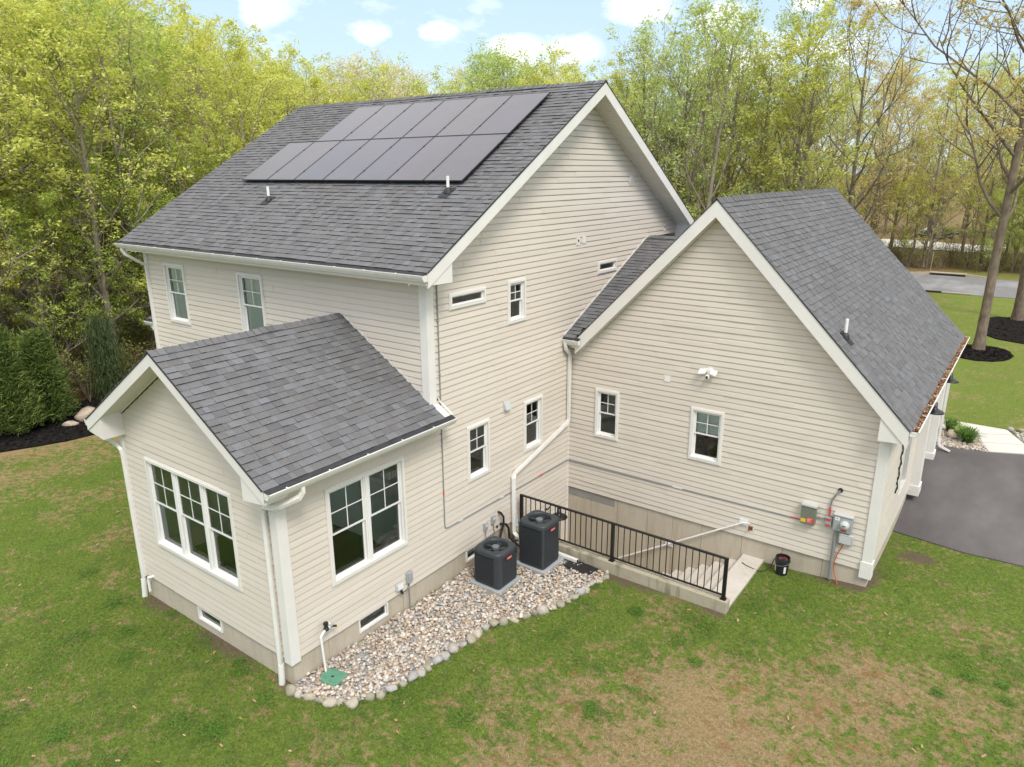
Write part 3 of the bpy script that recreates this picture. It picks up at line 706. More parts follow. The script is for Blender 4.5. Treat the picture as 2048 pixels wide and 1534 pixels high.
def rake(plane_pt, h, n, s, zr, runs, dv, oh, roof, th=.03, bothends=None, zs_gap=.0):
    """gable trim: boards, soffits. plane_pt: point under the ridge on the outer face (z ignored); h horizontal unit; n outward; runs=(run at -h, run at +h)"""
    O = Vector((plane_pt[0], plane_pt[1], 0)); h, n = Vector(h), Vector(n)
    O = O + n * .014
    for sg, run in ((-1, runs[0]), (1, runs[1])):
        if run <= 0: continue
        a = O + Vector((0, 0, zr - .015)); b = O + h * sg * run + Vector((0, 0, zr - s * run - .015)); dz = Vector((0, 0, dv))
        MB().mat('white_trim').prism([a, b, b - dz, a - dz], -n * th).build('rake_board', roof)
        # crown strip and shingle edge
        MB().mat('shingle_edge').prism([a + n * .012 + Vector((0, 0, .012)), b + n * .012 + Vector((0, 0, .012)), b + n * .012 - Vector((0, 0, .006)), a + n * .012 - Vector((0, 0, .006))], -n * .06).build('drip_edge', roof)
        # soffit of narrow boards between board and wall
        q0 = a - dz + Vector((0, 0, .03)); q1 = b - dz + Vector((0, 0, .03)); ns = max(3, int((q1 - q0).length / .1))
        m = MB().mat('soffit_white')
        for i in range(ns):
            u0 = q0.lerp(q1, i / ns + .0008); u1 = q0.lerp(q1, (i + 1) / ns - .0008 - .004 / max(.1, (q1 - q0).length))
            m.prism([u0 - n * th, u1 - n * th, u1 - n * oh, u0 - n * oh], (0, 0, .012))
        m.build('soffit', roof)
        # trim strip where soffit meets siding
        MB().mat('white_trim').prism([q0 - n * (oh - .035), q1 - n * (oh - .035), q1 - n * (oh - .035) - Vector((0, 0, .028)), q0 - n * (oh - .035) - Vector((0, 0, .028))], -n * .03).build('frieze_strip', roof)
def porkchop(pts, vec, roof): MB().mat('white_trim').prism(pts, vec).build('eave_return', roof)
def gutter(p0, p1, out, roof, dk=0, wd=.15, hh=.12):
    """K gutter from p0 to p1 (top back edge), out = outward unit"""
    p0, p1, out = Vector(p0), Vector(p1), Vector(out)
    if not dk: p0.z -= .035; p1.z -= .035
    rise = .05 if not dk else -.006 - dk; Z = Vector((0, 0, 1)); d = (p1 - p0).normalized(); Lg = (p1 - p0).length
    g = MB().mat('gutter_white'); t = .006
    def sect(pts):  # pts in (out, z)
        g.prism([p0 + out * a + Z * b for a, b in pts], d * Lg)
    sect([(0, 0), (t, 0), (t, -hh + t), (0, -hh)]); sect([(0, -hh), (t, -hh + t), (wd * .62, -hh + t), (wd * .62, -hh)])
    sect([(wd * .62, -hh), (wd * .62, -hh + t), (wd * .9 - t, -hh * .45), (wd * .9, -hh * .45)]); sect([(wd * .9 - t, -hh * .45), (wd * .9, -hh * .45), (wd, -.012), (wd - t, -.012)])
    sect([(wd - .02, 0), (wd - .02, -.012), (wd + .004, -.012), (wd + .004, 0)])
    for q in (p0, p1 - d * .006):
        g.prism([q + out * a + Z * b for a, b in ((0, 0), (0, -hh), (wd * .62, -hh), (wd * .9, -hh * .45), (wd, 0))], d * .006)
    gt = g.build('gutter', roof)
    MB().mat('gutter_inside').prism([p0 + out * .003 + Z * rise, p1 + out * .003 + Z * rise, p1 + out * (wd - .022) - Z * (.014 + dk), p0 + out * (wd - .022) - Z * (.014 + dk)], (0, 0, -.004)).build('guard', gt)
    x = .35
    while x < Lg - .1:
        q = p0 + d * x; MB().mat('white_vinyl').prism([q - d * .012 + out * .004 + Z * .003, q + d * .012 + out * .004 + Z * .003, q + d * .012 + out * wd + Z * .003, q - d * .012 + out * wd + Z * .003], (0, 0, -.012)).build('hanger', gt); x += .85
    return gt
DSP = [(-1, -.72), (-.5, -.8), (.5, -.8), (1, -.72), (1, .72), (.5, .8), (-.5, .8), (-1, .72)]
def downspout(pts, up=(0, 1, 0), sc=.042, nm='downspout', par=None, mat='gutter_white'):
    return MB().mat(mat).sweep(pts, sc, prof=DSP, up=up).build(nm, par or house)

# sunroom roof
rf = MB().mat('shingle_edge')
A1 = (.377, -.446, 3.53); H1 = math.hypot(2.877, 1.771)
deck(rf, (.377, -.446, 3.518), (0, 1, 0), 4.2, (-2.877, 0, 1.771), H1); deck(rf, (-5.377, -.446, 3.525), (0, 1, 0), 4.2, (2.877, 0, 1.771), H1)
sroof = rf.build('roof', house)
slope(sroof, (.385, -.46, 3.522), (0, 1, 0), 4.22, (-2.877, 0, 1.771), H1 + .03, seed=21, single=300, wave=.0015)
slope(sroof, (-5.40, -.46, 3.516), (0, 1, 0), 4.22, (2.877, 0, 1.771), H1 + .03, seed=22)
caps(sroof, (-2.5, -.47, 5.305), (-2.5, 3.74, 5.305), sS, seed=3, hump=((.45, .62),))
rake((-2.5, -.446), (1, 0, 0), (0, -1, 0), sS, 5.30, (2.877, 2.877), .225, .44, sroof)
for sg in (-1, 1):
    X = lambda d: -2.5 + sg * d
    porkchop([(X(2.30), -.44, 3.20), (X(2.877), -.44, 3.27), (X(2.877), -.44, 3.50), (X(2.30), -.44, 5.30 - sS * 2.30 - .2)], (0, .43, 0), sroof)
MB().mat('soffit_white').box((.0, 0, 3.33), (.36, 3.97, 3.35)).build('soffit', sroof); m = MB().mat('soffit_white').box((-5.36, 0, 3.33), (-5, 3.7, 3.35)); m.build('soffit', sroof); m = MB().mat('white_trim').box((.355, -.40, 3.32), (.377, 3.97, 3.505)); m.box((-5.377, -.40, 3.32), (-5.355, 3.7, 3.505))
m.prism([(.0, YS + .03, 3.35), (.355, YS + .03, 3.35), (.355, YS + .03, 3.50), (.0, YS + .03, 3.72)], (0, .18, 0)); m.build('fascia', sroof)
gutter((.378, -.44, 3.515), (.378, 3.97, 3.515), (1, 0, 0), sroof); gutter((-5.378, -.44, 3.515), (-5.378, 3.7, 3.515), (-1, 0, 0), sroof)
# step flashing lines
MB().mat('white_trim').prism([(-2.5, YS - .012, 5.33), (.02, YS - .012, 5.33 - sS * 2.52), (.02, YS - .012, 5.38 - sS * 2.52), (-2.5, YS - .012, 5.38)], (0, -.012, 0)).build('flashing', sroof)
MB().mat('white_trim').prism([(.022, YS - .02, 3.80), (.022, 3.97, 3.80), (.39, 3.985, 3.545), (.39, 3.97, 3.52), (.022, 3.97, 3.75)], (0, .012, 0)).build('flashing', sroof)
# main roof
rf = MB().mat('shingle_edge'); H2 = math.hypot(6.307, 3.754)
deck(rf, (-10.69, 3.259, 6.452), (1, 0, 0), 11.2, (0, 6.307, 3.754), H2); deck(rf, (-10.69, 15.873, 6.462), (1, 0, 0), 11.2, (0, -6.307, 3.754), H2)
mroof = rf.build('roof', house)
slope(mroof, (-10.71, 3.25, 6.458), (1, 0, 0), 11.25, (0, 6.307, 3.754), H2 + .03, seed=31, wave=.003)
slope(mroof, (-10.71, 15.897, 6.452), (1, 0, 0), 11.25, (0, -6.307, 3.754), H2 + .03, e=.296, seed=32)
caps(mroof, (.54, 9.566, 10.23), (-10.71, 9.566, 10.23), sM, seed=5, hump=((.13, .3), (.45, .5)))
rake((.525, YR), (0, 1, 0), (1, 0, 0), sM, 10.225, (6.307, 6.307), .28, .52, mroof); rake((-10.698, YR), (0, 1, 0), (-1, 0, 0), sM, 10.225, (6.307, 6.307), .28, .29, mroof)
for sg in (-1, 1):
    Yf = lambda d: YR + sg * d
    porkchop([(.52, Yf(5.62), 6.20), (.52, Yf(6.307), 6.22), (.52, Yf(6.307), 6.44), (.52, Yf(5.62), 10.225 - sM * 5.62 - .25)], (-.5, 0, 0), mroof)
porkchop([(-10.69, 3.9, 6.20), (-10.69, 3.259, 6.22), (-10.69, 3.259, 6.44), (-10.69, 3.9, 6.57)], (.27, 0, 0), mroof)
m = MB().mat('soffit_white').box((-10.4, 3.28, 6.225), (.02, YS, 6.245)); m.build('soffit', mroof); MB().mat('white_trim').box((-10.66, 3.262, 6.22), (.49, 3.284, 6.44)).build('fascia', mroof); MB().mat('white_trim').box((-10.66, 15.85, 6.22), (.49, 15.872, 6.44)).build('fascia', mroof); MB().mat('white_trim').box((-10.4, YS - .045, 6.14), (.0, YS - .012, 6.225)).build('frieze_strip', mroof)
gutter((-10.72, 3.258, 6.45), (.52, 3.258, 6.45), (0, -1, 0), mroof)
# garage roof
rf = MB().mat('shingle_edge'); rg = 7.915 - 3.732; H3 = math.hypot(rg, rg * sG); LG = 10.27
deck(rf, (7.915, 8.763, 3.335), (0, 1, 0), LG, (-rg, 0, rg * sG), H3); dl = 3.732 - .40
deck(rf, (.40, 8.763, 7.629 - dl * sG), (0, 1, 0), LG, (dl, 0, dl * sG), math.hypot(dl, dl * sG))
groof = rf.build('roof', house)
slope(groof, (7.93, 8.74, 3.338), (0, 1, 0), LG + .04, (-rg, 0, rg * sG), H3 + .02, seed=41, wave=.004)
slope(groof, (.37, 8.74, 7.63 - (dl + .03) * sG), (0, 1, 0), LG + .04, (dl, 0, dl * sG), math.hypot(dl, dl * sG) + .03, e=.296, seed=42)
caps(groof, (3.732, 8.73, 7.645), (3.732, 19.05, 7.645), sG, seed=7, hump=((.08, .5),))
rake((3.732, 8.763), (1, 0, 0), (0, -1, 0), sG, 7.638, (dl + .06, rg), .36, .30, groof)
porkchop([(WG - .16, 8.77, 3.03), (7.90, 8.77, 3.06), (7.90, 8.77, 3.34), (WG - .16, 8.77, 7.638 - sG * (WG - .16 - 3.732) - .34)], (0, .29, 0), groof)
porkchop([(.03, 8.80, 3.98), (.42, 8.80, 3.90), (.62, 8.80, 4.08), (.40, 8.80, 4.22), (.03, 8.80, 4.22)], (0, .26, 0), groof)
m = MB().mat('soffit_white').box((WG, 8.8, 3.06), (7.89, 19.0, 3.08)); m.build('soffit', groof); MB().mat('white_trim').box((7.89, 8.8, 3.05), (7.915, 19.0, 3.335)).build('fascia', groof); m = MB().mat('white_trim').prism([(.4, 19.03, 4.22), (3.732, 19.03, 7.62), (7.9, 19.03, 3.34), (7.9, 19.03, 3.0), (3.732, 19.03, 7.25), (.4, 19.03, 3.9)], (0, -.03, 0))
m.build('fascia', groof)
gg = gutter((7.918, 8.77, 3.345), (7.918, 19.0, 3.345), (1, 0, 0), groof, wd=.16, dk=.03)
lf = MB().mat('dead_leaf'); rr = random.Random(8)
for i in range(2600):
    y = rr.uniform(8.85, 18.3) if rr.random() < .93 else rr.uniform(18.3, 18.9)
    c = Vector((7.93 + rr.uniform(0, .125), y, 3.335 + rr.uniform(-.035, .03))); a = Vector((rr.uniform(-1, 1), rr.uniform(-1, 1), rr.uniform(-.7, .7))).normalized(); b = a.cross(Vector((rr.uniform(-1, 1), rr.uniform(-1, 1), rr.uniform(-1, 1)))).normalized(); L1 = rr.uniform(.015, .036)
    lf.quad(c - a * L1, c + b * L1 * .5, c + a * L1, c - b * L1 * .5)
o = lf.build('leaf_litter', groof); o['kind'] = 'stuff'
# small connecting roof between main wall and garage gable
rf = MB().mat('shingle_edge'); Hc = math.hypot(4.55, 4.55 * .475)
rf.prism([(.012, 8.77, 4.20), (.34, 8.77, 4.20), (2.42, 13.29, 4.20 + 4.52 * .475), (.012, 13.29, 4.20 + 4.52 * .475)], (0, 0, -.04)); croof = rf.build('roof', house)
slope(croof, (.012, 8.72, 4.205), (1, 0, 0), 3.0, (0, 4.55, 4.55 * .475), Hc, seed=51, clip=lambda x, s: x < .30 + s * .415)
caps(croof, (2.6, 13.27, 6.39), (.0, 13.27, 6.39), .475, seed=9)
MB().mat('white_trim').prism([(.022, 8.74, 4.235), (.022, 13.25, 4.235 + 4.51 * .475), (.022, 13.25, 4.28 + 4.51 * .475), (.022, 8.74, 4.28)], (.014, 0, 0)).build('flashing', croof)
g2 = gutter((-.0, 8.74, 4.20), (.50, 8.74, 4.20), (0, -1, 0), croof, wd=.14, hh=.13)
# small side roof at the far left
rf = MB().mat('shingle_edge'); deck(rf, (-11.35, 4.05, 4.13), (1, 0, 0), .95, (0, 2.2, 1.3), 2.5); lroof = rf.build('roof', house)
slope(lroof, (-11.37, 4.03, 4.13), (1, 0, 0), .97, (0, 2.2, 1.3), 2.5, seed=61)
gutter((-11.38, 4.05, 4.12), (-10.42, 4.05, 4.12), (0, -1, 0), lroof); MB().mat('white_trim').box((-11.33, 4.06, 3.86), (-10.42, 4.5, 4.08)).build('soffit', lroof)
downspout([(-10.95, 3.98, 4.0), (-10.95, 3.98, 3.9), (-10.8, 4.05, 3.7), (-10.5, 4.15, 3.6)], up=(0, 1, 0))
siding(Plane((0, 4.5, 0), (1, 0, 0), (0, -1, 0)), 0, 30, lambda z: -11.25, lambda z: -10.42, [], house, 14, joined=True)

# downspouts
downspout([(.12, 8.66, 4.1), (.12, 8.66, 3.98), (.12, 8.68, 3.92), (.10, 8.88, 3.74), (.09, 8.92, 3.66), (.09, 8.92, 1.95), (.09, 8.86, 1.88), (.09, 6.52, 1.27), (.09, 6.45, 1.18), (.09, 6.45, -.18), (.10, 6.45, -.27), (.2, 6.45, -.35)], up=(0, 1, 0))
downspout([(.44, .22, 3.42), (.44, .22, 3.27), (.42, .16, 3.19), (.24, -.10, 3.08), (.16, -.16, 3.05), (-.12, -.12, 2.98), (-.20, -.09, 2.93), (-.22, -.085, 2.82), (-.22, -.085, -.10)], up=(1, 0, 0))
MB().mat('gutter_white').sweep([(-.22, -.085, -.10), (-.22, -.085, -.16), (-.22, -.10, -.45), (-.22, -.11, -.62)], [.052, .056, .056, .056], n=12).build('drain_boot', house, smooth=False)
downspout([(-5.44, -.30, 3.42), (-5.44, -.30, 3.28), (-5.40, -.25, 3.18), (-5.06, -.10, 2.92), (-4.985, -.075, 2.84), (-4.965, -.07, 2.72), (-4.965, -.07, -.12)], up=(1, 0, 0))
MB().mat('gutter_white').sweep([(-4.965, -.07, -.12), (-4.965, -.07, -.18), (-4.97, -.10, -.62)], [.052, .056, .056], n=12).build('drain_boot', house)
downspout([(-10.5, 3.2, 6.35), (-10.5, 3.2, 6.22), (-10.48, 3.24, 6.12), (-10.36, 3.56, 5.88), (-10.33, 3.68, 5.80), (-10.33, 3.69, 5.7), (-10.33, 3.69, -.4)], up=(1, 0, 0))
downspout([(7.97, 18.2, 3.28), (7.97, 18.2, 3.15), (7.86, 18.1, 3.0), (7.80, 18.0, 2.9), (7.80, 18.0, .35), (7.86, 17.95, .1), (8.15, 17.9, -.0)], up=(0, 1, 0))

# vent pipes, things on walls
def ventpipe(p, h, label, s, up):
    t = thing('vent_pipe', label, 'vent pipe', p, 'vent pipes on the roofs'); p = Vector(p); up = Vector(up)
    MB().mat('pvc_white').lathe([(0.0, h), (.026, h), (.033, h), (.033, -.05)], p, 14).build('pipe', t, smooth=False)
    MB().mat('black_plastic').lathe([(.036, .10), (.075, .05), (.10, -.02)], p, 16).build('boot', t)
    q = p + up * -.06; side = up.cross(Vector((0, 0, 1))).normalized(); n = side.cross(up).normalized(); n = n if n.z > 0 else -n
    MB().mat('unit_dark').prism([q - side * .13 - up * .16 + n * .018, q + side * .13 - up * .16 + n * .018, q + side * .13 + up * .2 + n * .018, q - side * .13 + up * .2 + n * .018], n * .003).build('flashing', t)
upM = Vector((0, 6.307, 3.754)).normalized(); upG = Vector((-1, 0, sG)).normalized()
ventpipe((-6.45, 5.05, 6.471 + (5.05 - 3.259) * sM + .01), .33, 'white vent pipe below the lower left solar panels on the main roof', sM, upM)
ventpipe((-.86, 5.47, 6.471 + (5.47 - 3.259) * sM + .01), .33, 'white vent pipe by the lower right corner of the solar array', sM, upM)
ventpipe((6.42, 9.42, 3.361 + (7.915 - 6.42) * sG + .01), .38, 'white vent pipe alone on the garage roof slope', sG, upG)

# solar panels
def panel(i, j, label):
    t = thing('solar_panel', label, 'solar panel', (0, 0, 0), 'solar panels on the main roof')
    x0 = -8.40 + 1.112 * i; top = (.60, 2.555)[j]; ln = 1.93; wd = 1.092
    U = Vector((1, 0, 0)); Dn = -upM; N = U.cross(upM).normalized(); N = N if N.z > 0 else -N
    O = Vector((x0, YR, 10.225)) + N * .115 + Dn * top
    t.location = O; WL[t.name] = O
    Q = lambda a, b, c: O + U * a + Dn * b + N * c
    m = MB().mat('solar_frame'); fw = .014
    for (a0, a1, b0, b1) in ((0, wd, 0, fw), (0, wd, ln - fw, ln), (0, fw, fw, ln - fw), (wd - fw, wd, fw, ln - fw)): m.prism([Q(a0, b0, -.03), Q(a1, b0, -.03), Q(a1, b1, -.03), Q(a0, b1, -.03)], N * .035)
    m.build('frame', t)
    MB().mat('solar_glass').prism([Q(fw, fw, -.004), Q(wd - fw, fw, -.004), Q(wd - fw, ln - fw, -.004), Q(fw, ln - fw, -.004)], N * .006).build('glass', t)
    for b in (.42, 1.5):
        MB().mat('solar_frame').prism([Q(-.01, b, -.032), Q(wd + .01, b, -.032), Q(wd + .01, b + .04, -.032), Q(-.01, b + .04, -.032)], -N * .045).build('rail', t)
        MB().mat('black_metal').prism([Q(wd - .004, b, .004), Q(wd + .022, b, .004), Q(wd + .022, b + .04, .004), Q(wd - .004, b + .04, .004)], N * .012).build('clamp', t)
        MB().mat('box_grey').prism([Q(.5, b, -.114), Q(.56, b, -.114), Q(.56, b + .08, -.114), Q(.5, b + .08, -.114)], N * .037).build('mount', t)
nm7 = ['leftmost', 'second from left', 'third from left', 'middle', 'fifth from left', 'sixth from left', 'rightmost']
nm6 = ['leftmost', 'second from left', 'third from left', 'third from right', 'second from right', 'rightmost']
for i in range(7): panel(i, 1, '%s dark solar panel in the lower row on the main roof' % nm7[i])
for i in range(1, 7): panel(i, 0, '%s dark solar panel in the upper row just below the ridge' % nm6[i - 1])
# ------------------------------------------------------------------ stairwell
well = thing('basement_stair', 'concrete stair going down beside the garage foundation to the basement', 'stairs', (4.9, 7.9, -2.7))
MB().mat('stair_concrete').box((4.89, 6.755, -.95), (5.38, 9.07, -.46), .012).build('landing', well)
for i in range(1, 12):
    z = -.50 - .192 * i; x1 = 4.888 - .328 * (i - 1)
    if z < -2.6: break
    MB().mat('stair_concrete').box((x1 - .328, 6.76, -2.75), (x1, 9.07, z), .008).build('step', well)
MB().mat('stair_concrete').box((-.01, 6.75, -2.8), (1.62, 9.07, -2.66)).build('floor_slab', well)
rw = thing('retaining_wall', 'low mossy concrete retaining wall under the black railing', 'wall', (2.7, 6.65, -.6))
MB().mat('mossy_concrete').box((-.01, 6.55, -2.9), (5.40, 6.752, -.255), .015).build('wall', rw)
MB().mat('box_grey').box((.2, 6.672, -.2535), (5.2, 6.685, -.246)).build('strip', rw)
rl = thing('railing', 'black metal railing with thin balusters along the basement stairwell', 'railing', (2.7, 6.65, -.25))
zb = -.253; zt = .66
for x in (.19, 2.70, 5.29):
    m = MB().mat('black_metal').box((x - .035, 6.615, zb), (x + .035, 6.685, zt), .004); m.box((x - .06, 6.59, zb), (x + .06, 6.71, zb + .014), .003); m.box((x - .045, 6.605, zb + .014), (x + .045, 6.695, zb + .05), .006)
    m.build('post', rl)
for a, b in ((.225, 2.665), (2.735, 5.255)):
    MB().mat('black_metal').box((a, 6.635, zb + .07), (b, 6.665, zb + .105), .003).build('bottom_rail', rl)
    n = 17
    for i in range(n):
        x = a + (b - a) * (i + .7) / (n + .4); MB().mat('black_metal').box((x - .0085, 6.6415, zb + .105), (x + .0085, 6.6585, zt - .005)).build('baluster', rl)
MB().mat('black_metal').box((.15, 6.62, zt), (5.33, 6.68, zt + .035), .006).build('top_rail', rl)
hr = thing('handrail', 'slanting white pipe handrail on the garage wall above the basement steps', 'handrail', (3.9, 8.96, -.3))
MB().mat('pvc_white').sweep([(5.0, 8.97, .40), (4.84, 8.97, .37), (2.9, 8.97, -.86), (1.2, 8.97, -1.93)], .020, n=10).build('rail', hr, smooth=False)
for x, z in ((4.84, .35), (3.05, -.79)):
    m = MB().mat('pvc_white').box((x - .1, 9.03, z - .07), (x + .1, 9.047, z + .10), .006); m.sweep([(x, 9.04, z - .02), (x, 8.99, z - .03), (x, 8.97, z)], .012, n=6); m.build('bracket', hr)

# ------------------------------------------------------------------ gravel bed
BED = [(.02, .04), (.10, -.16), (.5, -.06), (.86, .08), (1.18, .32), (1.42, .72), (1.58, 1.32), (1.62, 2.0), (1.66, 2.6), (1.74, 3.4), (2.06, 3.95), (2.42, 4.58), (2.58, 5.22), (2.64, 5.95), (2.74, 6.5), (.02, 6.54)]
EDGE = BED[1:-1]
sheet('mulch_bed', [(a, b) for a, b in BED], 'plain_soil' if 'plain_soil' in MATS else 'pad_grey', .01, .5, 'ground under the river gravel')
def inpoly(x, y, P):
    c = False; j = len(P) - 1
    for i in range(len(P)):
        if (P[i][1] > y) != (P[j][1] > y) and x < (P[j][0] - P[i][0]) * (y - P[i][1]) / (P[j][1] - P[i][1]) + P[i][0]: c = not c
        j = i
    return c
def rock_base(seed, sub=2, rough=.16):
    bm = bmesh.new(); bmesh.ops.create_icosphere(bm, subdivisions=sub, radius=1); rr = random.Random(seed)
    ph = [(Vector((rr.uniform(-1, 1), rr.uniform(-1, 1), rr.uniform(-1, 1))).normalized(), rr.uniform(.4, .95)) for _ in range(7)]
    for v in bm.verts:
        d = v.co.normalized(); r = 1.
        for n, o in ph:
            q = d.dot(n)
            if q > o * .92: r = min(r, o * .92 / q + .02)
        v.co = d * (r * (1 + rr.uniform(-rough, rough) * .25))
    V = np.array([v.co[:] for v in bm.verts]); F = np.array([[v.index for v in f.verts] for f in bm.faces]); bm.free(); return V, F
RB = [rock_base(i, 1, .3) for i in range(6)]; RB2 = [rock_base(20 + i, 2, .5) for i in range(6)]
def rot(rs):
    q = rs.normal(size=4); q /= np.linalg.norm(q); w_, x, y, z = q
    return np.array([[1 - 2 * (y * y + z * z), 2 * (x * y - z * w_), 2 * (x * z + y * w_)], [2 * (x * y + z * w_), 1 - 2 * (x * x + z * z), 2 * (y * z - x * w_)], [2 * (x * z - y * w_), 2 * (y * z + x * w_), 1 - 2 * (x * x + y * y)]])
def mesh_np(name, V, F, mat, smooth=True, loc=(0, 0, 0)):
    me = bpy.data.meshes.new(name); k_ = F.shape[1]
    me.vertices.add(len(V)); me.vertices.foreach_set('co', V.astype(np.float32).ravel())
    me.loops.add(F.size); me.loops.foreach_set('vertex_index', F.astype(np.int32).ravel())
    me.polygons.add(len(F)); me.polygons.foreach_set('loop_start', np.arange(0, F.size, k_, dtype=np.int32)); me.polygons.foreach_set('loop_total', np.full(len(F), k_, dtype=np.int32))
    if smooth: me.polygons.foreach_set('use_smooth', [True] * len(F))
    me.materials.append(MATS[mat]); me.update(calc_edges=True); return me
def pebbles(name, poly, n, r0, r1, layers, mat='river_pebble', seed=1, zf=gz, avoid=(), parent=None, label=None):
    rs = np.random.RandomState(seed); xs = [p[0] for p in poly]; ys = [p[1] for p in poly]; VV = []; FF = []; o = 0
    cnt = 0
    while cnt < n:
        x = rs.uniform(min(xs), max(xs)); y = rs.uniform(min(ys), max(ys))
        if not inpoly(x, y, poly) or any(a < x < b and c < y < d for a, b, c, d in avoid): continue
        V, F = RB[rs.randint(6)]; s = np.exp(rs.uniform(math.log(r0), math.log(r1))); sc = s * np.array([rs.uniform(.8, 1.35), rs.uniform(.75, 1.05), rs.uniform(.5, .8)])
        M = rot(rs); ang = rs.uniform(0, 6.28); Z = np.array([[math.cos(ang), -math.sin(ang), 0], [math.sin(ang), math.cos(ang), 0], [0, 0, 1]])
        P = (V @ M.T) * sc @ Z.T; z = zf(x, y) + .02 + rs.randint(layers) * .022 + rs.uniform(-.006, .010)
        VV.append(P + (x, y, z)); FF.append(F + o); o += len(V); cnt += 1
    me = mesh_np(name, np.vstack(VV), np.vstack(FF), mat); ob = bpy.data.objects.new(name, me); link(ob, (0, 0, 0), parent); ob['kind'] = 'stuff'
    if label: ob['label'] = label
    return ob
AVO = [(.48, 1.24, 4.33, 5.09), (.83, 1.57, 5.56, 6.32)]
pebbles('gravel', BED, 6600, .021, .066, 3, seed=3, avoid=AVO, label='mixed grey and tan river gravel in the bed along the house')
sl = MB().mat('dead_leaf'); rr = random.Random(18)
for i in range(1300):
    x, y = rr.uniform(0, 2.7), rr.uniform(0, 6.5)
    if rr.random() < .3: x, y = rr.uniform(.05, .6), rr.uniform(5.0, 6.4)
    if not inpoly(x, y, BED): continue
    c = Vector((x, y, gz(x, y) + .075)); a = Vector((rr.uniform(-1, 1), rr.uniform(-1, 1), rr.uniform(-.4, .4))).normalized(); b = a.cross(Vector((rr.uniform(-.4, .4), rr.uniform(-.4, .4), 1))).normalized(); L1 = rr.uniform(.012, .035)
    sl.quad(c - a * L1, c + b * L1 * .5, c + a * L1, c - b * L1 * .5)
o = sl.build('fallen_leaves'); o['kind'] = 'stuff'; o['label'] = 'small brown leaves caught between the gravel stones'
ed = thing('stone_edging', 'curved row of fist sized rounded rocks edging the gravel bed', 'edging', (1.7, 3, -.5))
def along(P, step, rr, jit=0.):
    out = []; carry = 0; 
    for i in range(len(P) - 1):
        a, b = Vector((*P[i], 0)), Vector((*P[i + 1], 0)); Ls = (b - a).length; t = carry
        while t < Ls: out.append(a.lerp(b, t / Ls)); t += step * rr.uniform(1 - jit, 1 + jit)
        carry = t - Ls
    return out
def rock(name, parent, p, size, seed, mat='edging_rock', loc_z=None):
    rs = np.random.RandomState(seed); V, F = RB2[seed % 6]; ang = rs.uniform(0, 6.28); Z = np.array([[math.cos(ang), -math.sin(ang), 0], [math.sin(ang), math.cos(ang), 0], [0, 0, 1]])
    P = (V @ rot(rs).T) * np.array(size) @ Z.T
    me = mesh_np(name, P, F, mat); o = bpy.data.objects.new(name, me); return link(o, p, parent)
rr = random.Random(4)
for i, q in enumerate(along(EDGE, .215, rr, .14)):
    s = rr.uniform(.10, .14); rock('stone', ed, (q.x + rr.uniform(-.015, .015), q.y + rr.uniform(-.02, .02), gz(q.x, q.y) + rr.uniform(.01, .05)), (s * rr.uniform(.95, 1.25), s * rr.uniform(.8, 1.05), s * rr.uniform(.65, .9)), 100 + i)

